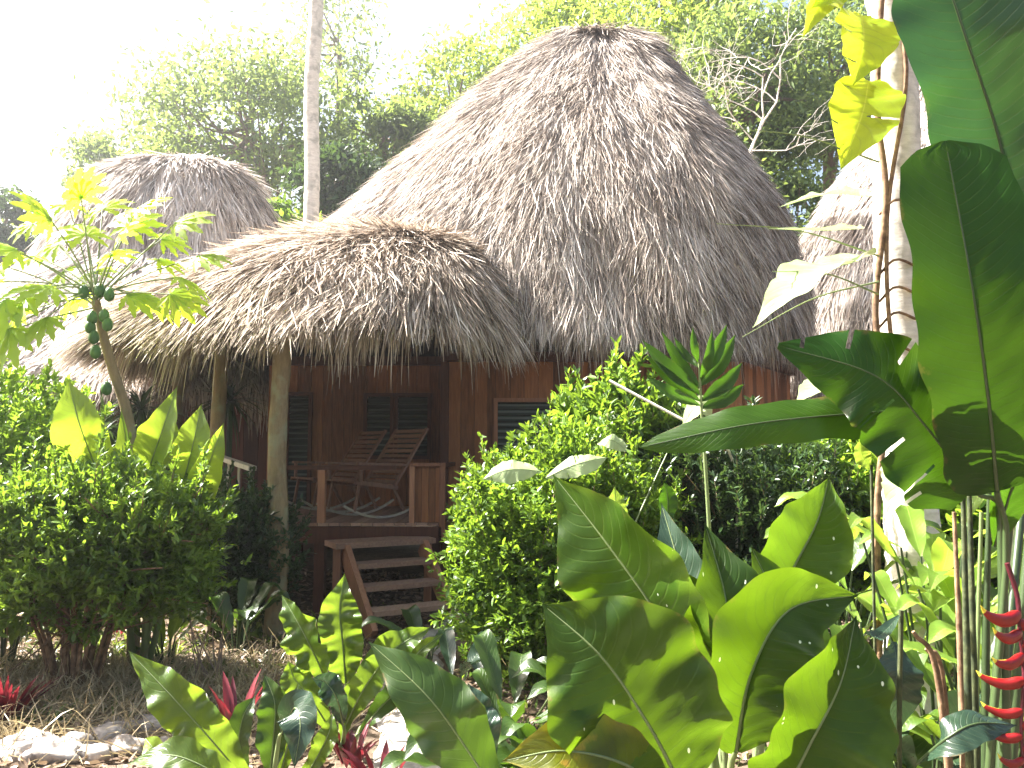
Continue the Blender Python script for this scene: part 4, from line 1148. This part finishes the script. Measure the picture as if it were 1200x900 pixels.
# yucca like dark plant under porch left
t = thing('spiky_plant', 'dark spiky leaved plant under the left end of the porch roof', 'plant', P(150, 640, 9.4) * [1, 1, 0]); g = Geo()
for cx, cy in ((165, 480), (270, 470), (120, 500)):
    c = P(cx, cy, 9.6 if cx < 200 else 10.6); n = 70; d = nrm(rng.normal(size=(n, 3)) * [1, 1, .7] + [0, 0, .35])
    ribbons(g, np.repeat(c[None], n, 0), d, (0, 0, 1), U(.4, .7, n), U(.03, .05, n), LANCE, .3, .1, .35, U(0, 1, n)); tube(g, curve([(c[0], c[1], 0), c], 5), .04, 8, .1)
g.build('foliage', LF_BUSHD, t)

# sprig
sb = P(822, 478, 5.6)
t = thing('upright_sprig', 'single stem with a fan of pointed glossy leaves rising in front of the big roof', 'plant', P(835, 800, 5.6) * [1, 1, 0])
g = Geo(); tube(g, curve([P(842, 800, 5.6) * [1, 1, 0], P(830, 600, 5.6), P(822, 480, 5.6), P(818, 402, 5.6)], 20), np.linspace(.018, .007, 20), 8, .5); g.build('stem', STEM_P, t)
for (bx, by, tx_, ty_, w_) in [(820, 462, 752, 398, .13), (820, 470, 756, 415, .11), (820, 455, 775, 388, .10), (818, 430, 790, 395, .07), (818, 425, 812, 383, .06), (820, 440, 852, 380, .10), (821, 452, 862, 392, .11), (822, 470, 870, 425, .11), (823, 478, 872, 450, .11), (820, 475, 757, 441, .10), (821, 446, 835, 385, .07)]:
    g = Geo(); D_ = 5.6 + U(-.1, .1)
    leaf_blade(g, [P(bx, by, 5.6), P((bx + tx_) / 2 + (2 if tx_ > bx else -2), (by + ty_) / 2 + 4, D_ - .03), P(tx_, ty_, D_)], w_ * 1.05, face=(.2, -1, .5), cup=.35, wave=.02, nu=16, nv=7, blunt=.5)
    g.build('leaf', BL_HELY, t)

# pale stick
t = Geo(); tube(t, curve([P(714, 446, 6.2), P(755, 468, 6.1), P(802, 493, 6.0)], 8), .011, 8, .5)
tube(t, curve([P(802, 493, 6.0), P(835, 512, 6.2), P(862, 560, 7.0), P(862, 800, 7.2) * [1, 1, 0]], 14), .012, 8, .5)
tag(t.build('peeled_stick', WHITE_STICK), 'thin white bare stick poking out above the bushes in front of the wall', 'stick')

# pale broken leaf clump on the rounded bush
plant('pale_leaf_plant', 'pale broad leaves lying over the rounded bush by the steps', 'plant', P(640, 800, 5.6) * [1, 1, 0], [
    dict(pts=[(632, 552, 5.85), (610, 550, 5.85), (590, 552, 5.85), (565, 562, 5.85)], w=.2, mat=BL_WHITE, face=(-.2, -1, .6), cup=-.3, tears=3, nopet=True),
    dict(pts=[(640, 560, 5.5), (665, 548, 5.5), (690, 540, 5.5), (712, 536, 5.6)], w=.17, mat=BL_WHITE, face=(-.2, -1, .6), cup=-.3, tears=3, nopet=True),
    dict(pts=[(700, 520, 5.7), (712, 515, 5.6), (725, 520, 5.6), (735, 530, 5.6)], w=.13, mat=BL_WHITE, face=(-.2, -1, .8), cup=-.2, nopet=True),
    dict(pts=[(735, 640, 5.2), (728, 610, 5.2), (722, 590, 5.2), (720, 570, 5.2)], w=.12, mat=BL_GING, face=(0, -1, .3), cup=.2),
    dict(pts=[(775, 620, 5.2), (782, 600, 5.2), (782, 580, 5.2), (778, 565, 5.2)], w=.12, mat=BL_HELY, face=(0, -1, .3), cup=.2),
    dict(pts=[(800, 500, 6.0), (812, 480, 5.9), (822, 475, 5.9), (835, 490, 5.9)], w=.2, mat=BL_WHITE, face=(-.2, -.8, .8), cup=.2),
], petr=.006)

# ============================== HELICONIA ==============================
HB = P(1168, 1150, 2.45) * [1, 1, 0]
plant('heliconia_plant', 'tall heliconia plant with huge paddle leaves at the right edge', 'plant', HB, [
    dict(pts=[(1168, 575, 2.3), (1158, 470, 2.2), (1138, 330, 2.15), (1108, 165, 2.2)], w=.345, mat=BL_HEL, face=(-.1, -1, .1), cup=.15, wave=.02, pr=.014,
         prof=([0, .02, .06, .15, .5, .8, .93, .97, 1], [.1, .45, .72, .93, 1, .98, .8, .5, .05]), label='broad dark green leaf hanging with its blunt tip up'),
    dict(pts=[(1205, 330, 2.5), (1172, 170, 2.45), (1130, 40, 2.4), (1090, -80, 2.4)], w=.44, mat=BL_HELG, face=(-.2, -1, .1), cup=.3, wave=.03, pr=.014,
         prof=([0, .08, .25, .7, .9, 1], [.1, .5, .95, 1, .6, .05]), label='grey green leaf at the top with a folded edge'),
    dict(pts=[(1118, 478, 2.4), (1010, 484, 2.35), (880, 497, 2.35), (750, 524, 2.45)], w=.145, mat=BL_HELY, face=(0, -1, .35), cup=-.25, wave=.05, prof=([0, .1, .5, .82, .94, 1], [.7, .95, 1, .75, .42, .04]), pr=.01, label='long leaf stretched out level to the left'),
    dict(pts=[(1140, 575, 2.3), (1085, 500, 2.24), (1025, 440, 2.24), (912, 405, 2.3)], w=.34, mat=BL_HEL, face=(0, -1, .05), cup=-.15, wave=.06, tears=12, pr=.01, nv=15, prof=([0, .1, .3, .6, .85, 1], [.5, .9, 1, .9, .5, .05]), label='torn drooping leaf below the ringed trunk'),
    dict(pts=[(1185, 600, 2.7), (1200, 480, 2.65), (1212, 350, 2.65), (1205, 215, 2.7)], w=.25, mat=BL_HELY, face=(.3, -1, .1), cup=.2, nopet=True, pr=.012),
    dict(pts=[(1165, 640, 2.4), (1190, 560, 2.35), (1225, 500, 2.35), (1260, 480, 2.4)], w=.22, mat=BL_HELY, face=(.3, -1, .3), cup=.2, nopet=True),
    dict(pts=[(1215, 120, 3.2), (1190, 40, 3.1), (1165, -10, 3.1), (1135, -50, 3.1)], w=.35, mat=BL_BAN, face=(-.2, -1, .1), cup=.3, tears=3, pr=.012),
    dict(pts=[(1075, 895, 2.2), (1110, 865, 2.1), (1145, 848, 2.1), (1192, 850, 2.15)], w=.10, mat=BL_BLUE, face=(0, -.7, .9), cup=-.2, nopet=True),
    dict(pts=[(1120, 560, 2.5), (1105, 545, 2.45), (1090, 540, 2.4), (1040, 530, 2.4)], w=.14, mat=BL_HEL, face=(0, -1, .5), cup=.2, nopet=True, tears=3),
], pet=STEM_G, petr=.011)
t = thing('heliconia_clump', 'cluster of tall straight dark and green stems beside the red flower', 'plant', P(1150, 1100, 2.6) * [1, 1, 0], )
for i, (x0, x1, yt, D_, mt) in enumerate([(1140, 1128, 560, 2.7, STEM_D), (1148, 1135, 540, 2.8, STEM_D), (1175, 1192, 520, 2.9, STEM_D), (1150, 1160, 560, 2.5, STEM_G), (1135, 1118, 600, 3.0, STEM_B), (1130, 1070, 740, 3.0, STEM_B), (1125, 1085, 760, 3.1, STEM_B), (1140, 1150, 600, 2.9, STEM_P)]):
    g = Geo(); b0 = P(x0, 1100, D_) * [1, 1, 0]; tube(g, curve([b0, P((x0 + x1) / 2, 800, D_), P(x1, yt, D_)], 12), np.linspace(.017 if mt is not STEM_P else .008, .007, 12), 8, .3, 0, .03); g.build('stem', mt, t)

# red hanging flower
HF = thing('lobster_claw_flower', 'hanging red heliconia flower with yellow tipped bracts at the right edge', 'flower', P(1180, 655, 2.1))
D_ = 2.1
rach = curve([P(1180, 660, D_), P(1192, 698, D_), P(1195, 736, D_), P(1200, 790, D_), P(1197, 850, D_), P(1200, 905, D_)], 60)
g = Geo(); tube(g, rach, np.linspace(.0065, .004, 60), 8, .2, 0, .05); g.build('stem', LF_RED, HF)
for i in range(13):
    q = rach[min(59, 19 + int(i * 3.15))]; s = -1 if i % 2 == 0 else 1
    L_ = (.12 - .003 * i) * U(.9, 1.1); g = Geo(); yaw = U(-.5, .35)
    o_ = np.array([s * cos(yaw), sin(yaw), 0.]); lift_ = U(-.05, .25)
    m = curve([q + [0, 0, .004], q + o_ * L_ * .4 + [0, 0, L_ * (lift_ * .3 - .10)], q + o_ * L_ * .8 + [0, 0, L_ * (lift_ * .7 - .04)], q + o_ * L_ + [0, 0, L_ * (lift_ + .10)]], 16)
    ww = np.interp(np.linspace(0, 1, 16), [0, .12, .4, .75, 1], [.011, .019, .017, .008, .001]) * (L_ / .12)
    a = np.linspace(0, 2 * pi, 14, endpoint=False); tg = nrm(np.gradient(m, axis=0)); sdv = nrm(np.cross(tg, [0, 0, 1.])); upv = np.cross(sdv, tg)
    V = m[:, None] + ww[:, None, None] * (.62 * np.cos(a)[None, :, None] * sdv[:, None] + (np.where(np.sin(a) > 0, .65 - .35 * np.cos(a) ** 8, 1.15) * np.sin(a))[None, :, None] * upv[:, None])
    n_ = 14; idx = np.arange(16 * n_).reshape(16, n_); nx_ = np.roll(idx, -1, 1)
    Fc = np.stack([idx[:-1], nx_[:-1], nx_[1:], idx[1:]], -1)
    yel = np.zeros((15, n_), bool); yel[12:] = True; yel[7:, 3:4] = True
    g.add(V, Fc[~yel], np.clip(U(.2, .9, V.size // 3), 0, 1), 0); g.add(V, Fc[yel], .5, 1)
    g.build('bract', [RED_BR, YEL_TIP], HF)

# thin stems in the right foreground
for i, (pts, r, lab) in enumerate([([(1030, 1050, 2.6), (1024, 700, 2.6), (1021, 545, 2.6)], .005, 'tall thin dark stalk with a small bud right of the speckled plant'), ([(1052, 1080, 2.3), (1054, 900, 2.3), (1056, 715, 2.3)], .007, 'shorter thin dark stalk with a pale leaf near the right')]):
    q = [P(*pts[0]) * [1, 1, 0]] + [P(*k) for k in pts[1:]]; t = thing('thin_stalk', lab, 'plant', q[0], 'thin dark stalks'); g = Geo(); tube(g, curve(q, 12), r, 7, .5); g.build('stem', STEM_D, t)
    g = Geo()
    if i == 0: leaf_blade(g, [P(1021, 550, 2.6), P(1010, 535, 2.6), P(1008, 515, 2.6)], .06, seed=3); g.build('bud', BL_GING, t)
    else:
        leaf_blade(g, [P(1055, 720, 2.3), P(1030, 745, 2.25), P(1012, 742, 2.2)], .04, face=(0, -.6, 1), seed=4); g.build('leaf', BL_BLUE, t)
        g = Geo(); leaf_blade(g, [P(1048, 752, 2.4), P(1052, 800, 2.35), P(1050, 862, 2.4)], .15, face=(.2, -1, .1), seed=5, cup=.2); g.build('leaf', BL_BLUE, t)

# understory gingers right
def auto_plant(name, label, x, y, n, Ls, Ws, mat, H, group=None, spread=.6, pet=STEM_G, up=.9, cat='plant', z0=.0):
    t = thing(name, label, cat, (x, y, 0), group)
    g2 = Geo()
    for i in range(n):
        a = U(0, 2 * pi); h = H * U(.35, 1); o = np.array([cos(a), sin(a), 0]); L_ = U(*Ls)
        b = np.array([x, y, 0]) + o * .06; s0 = b + o * spread * U(.2, .8) * h * .4 + [0, 0, h * .62 + z0]
        tip = s0 + nrm(o * U(.5, 1) + [0, 0, up * U(.2, 1.)]) * L_
        tip2 = tip + nrm(o + [0, 0, -.5]) * L_ * .35
        tube(g2, curve([b, (b + s0) / 2 - o * .01, s0], 8), np.linspace(.011, .006, 8), 6, U(0, 1))
        g = Geo(); leaf_blade(g, [s0, (s0 + tip) / 2, tip, tip2], U(*Ws), face=nrm(-o * .6 + np.array([0, -.2, .9])), cup=.3, wave=.05, nu=24, nv=9, seed=i)
        g.build('leaf', mat, t)
    g2.build('stem', pet, t)
    return t
for i, (px, D_, n, H, mt, lab) in enumerate([
    (1085, 4.4, 20, 2.3, BL_GING, 'bright broad leaved plant in front of the right palm foot'),
    (1020, 4.9, 16, 2.0, BL_GING, 'bright broad leaved plant left of the right palm foot'),
    (1150, 4.2, 18, 2.1, BL_GING, 'bright broad leaved plant behind the red flower'),
    (1210, 4.8, 14, 2.3, BL_NEST, 'broad leaved plant at the right picture edge behind the flower'),
    (1065, 3.6, 9, .85, BL_BLUE, 'low bluish leaved plant between the thin stalks'),
    (1125, 3.5, 14, 1.4, BL_NEST, 'low light green plant under the heliconia stems'),
    (960, 5.4, 14, 1.9, BL_NEST, 'leafy plant behind the speckled plant on the right'),
    (600, 4.6, 10, .62, BL_CURVE, 'low dark green leafy plant at the foot of the rounded bush'),
    (650, 4.1, 9, .55, BL_CURVE, 'low leafy plant left of the speckled plant'),
    (535, 5.6, 9, .55, BL_BLUE, 'small bluish leaved plant by the path edge'),
    (720, 4.7, 10, .7, BL_CURVE, 'dark leafy plant behind the left side of the speckled plant'),
    (560, 4.1, 9, .5, BL_CURVE, 'low dark leafy plant beside the long curved leaf'),
    (905, 4.3, 12, 1.0, BL_NEST, 'leafy plant showing between the speckled leaves'),
    (1010, 4.1, 12, 1.15, BL_NEST, 'green leafy plant at the foot of the tall thin stalk'),
    (1190, 3.5, 12, 1.5, BL_GING, 'sunlit leafy plant right behind the red flower stem'),
    (285, 7.3, 12, .6, BL_CURVE, 'dark low plant at the foot of the log post'),
    (205, 6.9, 10, .5, BL_NEST, 'low green plant under the right side of the left shrub'),
    (20, 6.6, 12, .7, BL_NEST, 'low green plant at the left edge under the shrubs'),
    (500, 6.9, 8, .4, BL_CURVE, 'small dark plant between the steps and the rounded bush')]):
    auto_plant('leafy_plant', lab, (px - 600) / F * D_, D_, n, (.22, .42), (.10, .18), mt, H, 'leafy plants under the bushes')

# red cordylines
for i, (px, D_, n, L_, lab) in enumerate([(22, 5.3, 34, .5, 'red leaved plant in the dry grass at the left edge'), (285, 4.55, 12, .40, 'dark red leaved plant among the strap leaves'), (418, 4.7, 16, .32, 'dark red leaved plant beside the path'), (455, 4.35, 12, .34, 'purple red leaved plant in front of the path'), (150, 8.0, 8, .35, 'small red leaved plant under the left shrub')]):
    x, y = (px - 600) / F * D_, D_
    t = thing('red_leaf_plant', lab, 'plant', (x, y, 0), 'red leaved plants'); g = Geo()
    a = U(0, 2 * pi, n); dd = np.stack([np.cos(a) * U(.1, .7, n), np.sin(a) * U(.1, .7, n), np.ones(n)], 1)
    b = np.stack([x + np.cos(a) * .05, y + np.sin(a) * .05, np.full(n, .02)], 1)
    z_ = {285: .22}.get(px, .0); b[:, 2] += z_
    ribbons(g, b, dd, nrm(np.stack([-np.cos(a), -np.sin(a), np.ones(n) * .3], 1)), U(L_ * .6, L_, n), U(.035, .06, n), LANCE, .4, .12, .15, U(0, 1, n)); g.build('foliage', LF_RED, t)
    if z_: g = Geo(); tube(g, [(x, y, 0), (x, y, z_ + .05)], .03, 8); g.build('stem', STEM_B, t)

# ============================== STONES, LITTER, GRASS ==============================
rocks = [(35, 893, .13), (85, 890, .12), (120, 872, .13), (150, 888, .10), (175, 860, .12), (205, 850, .11), (232, 862, .10), (60, 905, .12), (105, 900, .09), (260, 850, .09), (195, 880, .08), (15, 900, .1), (140, 858, .09)]
rl = ['rounded', 'flat', 'cracked', 'lumpy', 'wide', 'small', 'pointed', 'pitted', 'squat', 'sloping', 'half buried', 'low', 'knobbly']
for i, (px, py, r) in enumerate(rocks):
    b = P(px, py, 5); dd = (b - [0, 0, CAMZ]); k = -CAMZ / dd[2]; q = np.array([0, 0, CAMZ]) + dd * k
    g = Geo(); nu_, nv_ = 14, 20
    th = np.linspace(0.001, pi - .001, nu_); ph = np.linspace(0, 2 * pi, nv_, endpoint=False); TH, PH = np.meshgrid(th, ph, indexing='ij')
    d = np.stack([np.sin(TH) * np.cos(PH), np.sin(TH) * np.sin(PH), np.cos(TH)], -1)
    s_ = U(0, 6, 4); rr = r * (1 + .16 * np.sin(d[..., 0] * 4 + s_[0]) + .14 * np.sin(d[..., 1] * 5 + d[..., 2] * 3 + s_[1]) + .07 * np.sin(d[..., 0] * 11 + d[..., 2] * 9 + s_[2]))
    V = d * rr[..., None] * np.array([1.25, .95, .62]); idx = np.arange(nu_ * nv_).reshape(nu_, nv_); nx_ = np.roll(idx, -1, 1)
    Fc = np.stack([idx[:-1], idx[1:], nx_[1:], nx_[:-1]], -1).reshape(-1, 4)
    z0 = float(gz(q[0], q[1])); q[2] = z0 + r * U(-.15, .15)
    g.add(V.reshape(-1, 3) + q, Fc); o = g.build('stone', STONE, loc=q)
    tag(o, '%s pale stone edging the path, %s' % (rl[i], ['leftmost but one', 'third from the left', 'below the brown shrub stems', 'in the near row', 'beside the long leaf', 'left of the dark red plant', 'touching the long leaf', 'at the very bottom', 'between two larger ones', 'farthest right', 'in front of the row', 'nearest the left edge', 'highest in the row'][i]), 'stone', 'pale stones edging the path')

def scatter(n, x0, x1, y0, y1): return np.stack([U(x0, x1, n), U(y0, y1, n)], 1)
n = 16000; p_ = scatter(n, -6, 5, 3, 12); ok = ~((np.abs(p_[:, 0] + .72) < .33) & (p_[:, 1] < 8.1) & (U(0, 1, n) < .9)); p_ = p_[ok]; n = len(p_)
b = np.stack([p_[:, 0], p_[:, 1], gz(p_[:, 0], p_[:, 1]) + U(.005, .03, n)], 1)
g = Geo(); ribbons(g, b, nrm(rng.normal(size=(n, 3)) * [1, 1, .2]), nrm(rng.normal(0, .4, (n, 3)) + [0, 0, 1.]), U(.05, .13, n), U(.02, .06, n), OVAL, .3, U(-.3, .3, n), 0, U(0, 1, n))
tag(g.build('leaf_litter', LF_DRYL), 'dry fallen leaves covering the soil', 'leaf litter', kind='stuff')
n = 9000; p_ = np.stack([rng.normal(-3.0, .95, n), rng.normal(5.95, .55, n)], 1)
b = np.stack([p_[:, 0], p_[:, 1], gz(p_[:, 0], p_[:, 1])], 1)
g = Geo(); ribbons(g, b, nrm(rng.normal(size=(n, 3)) * [.8, .8, .2] + [0, 0, .9]), nrm(rng.normal(size=(n, 3))), U(.12, .42, n), U(.004, .010, n), STRIP, 0, .2, U(.1, .6, n), U(0, 1, n), flat=True)
tag(g.build('dry_grass', GRASS_DRY), 'dry straw coloured grass under the left shrub', 'grass', kind='stuff')
n = 20000; p_ = np.vstack([scatter(n // 2, -6.5, -1.4, 5.2, 9.5), scatter(n // 2, .0, 5.5, 3.2, 7)]); p_ = p_[(np.sin(p_[:, 0] * 3.1) * np.sin(p_[:, 1] * 2.7 + 1) + rng.normal(0, .3, n)) > -.1]
b = np.stack([p_[:, 0], p_[:, 1], gz(p_[:, 0], p_[:, 1])], 1)
g = Geo(); ribbons(g, b, nrm(rng.normal(size=(len(b), 3)) * [1, 1, .3] + [0, 0, .9]), nrm(rng.normal(size=(len(b), 3)) + [0, 0, 1.]), U(.05, .2, len(b)), U(.01, .035, len(b)), OVAL, .2, .2, .2, U(0, 1, len(b)))
tag(g.build('ground_cover', GRASS_G), 'patchy low green ground cover', 'ground cover', kind='stuff')

# ============================== LIGHT, SKY, LENS GLARE VOLUME ==============================
SUN = nrm(np.array([-.66, .22, .74]))
el = math.asin(SUN[2]); az = math.atan2(SUN[0], SUN[1])
w = bpy.data.worlds.new('World'); scene.world = w; w.use_nodes = True
nt = w.node_tree; bg = nt.nodes['Background']
sky = nt.nodes.new('ShaderNodeTexSky'); sky.sky_type = 'NISHITA'; sky.sun_disc = False
sky.sun_elevation = el; sky.sun_rotation = az; sky.dust_density = 6; sky.air_density = 1.2; sky.ozone_density = 1
nt.links.new(sky.outputs[0], bg.inputs[0]); bg.inputs[1].default_value = .052
sl = bpy.data.lights.new('sun', 'SUN'); sl.energy = 5; sl.angle = radians(.6); sl.color = (1, .97, .92)
so = bpy.data.objects.new('sun', sl); COL.objects.link(so)
so.rotation_euler = Vector(tuple(SUN)).to_track_quat('Z', 'Y').to_euler()

GLARE_DENSITY = .0021  # density of a scattering volume added mostly to imitate lens glare
if GLARE_DENSITY:
    g = Geo(); box(g, (0, 20, 11.4), (140, 120, 25)); m, nt, out = newmat('glare_haze_air')
    v = nt.nodes.new('ShaderNodeVolumePrincipled'); v.inputs['Density'].default_value = GLARE_DENSITY; v.inputs['Color'].default_value = (.95, .97, 1, 1); v.inputs['Anisotropy'].default_value = .8
    nt.links.new(v.outputs[0], out.inputs['Volume'])
    hz = g.build('glare_haze', m, smooth=False); tag(hz, 'thin scattering volume added mostly to imitate lens glare', 'glare_haze', kind='stuff')

scene.view_settings.view_transform = 'Standard'; scene.view_settings.look = 'None'
scene.view_settings.gamma = 1; scene.view_settings.exposure = 2.85
cy = scene.cycles
cy.use_denoising = True; cy.max_bounces = 7; cy.diffuse_bounces = 4; cy.transmission_bounces = 4; cy.glossy_bounces = 2; cy.volume_bounces = 0
cy.sample_clamp_indirect = 8
cy.use_adaptive_sampling = True; cy.adaptive_threshold = .02
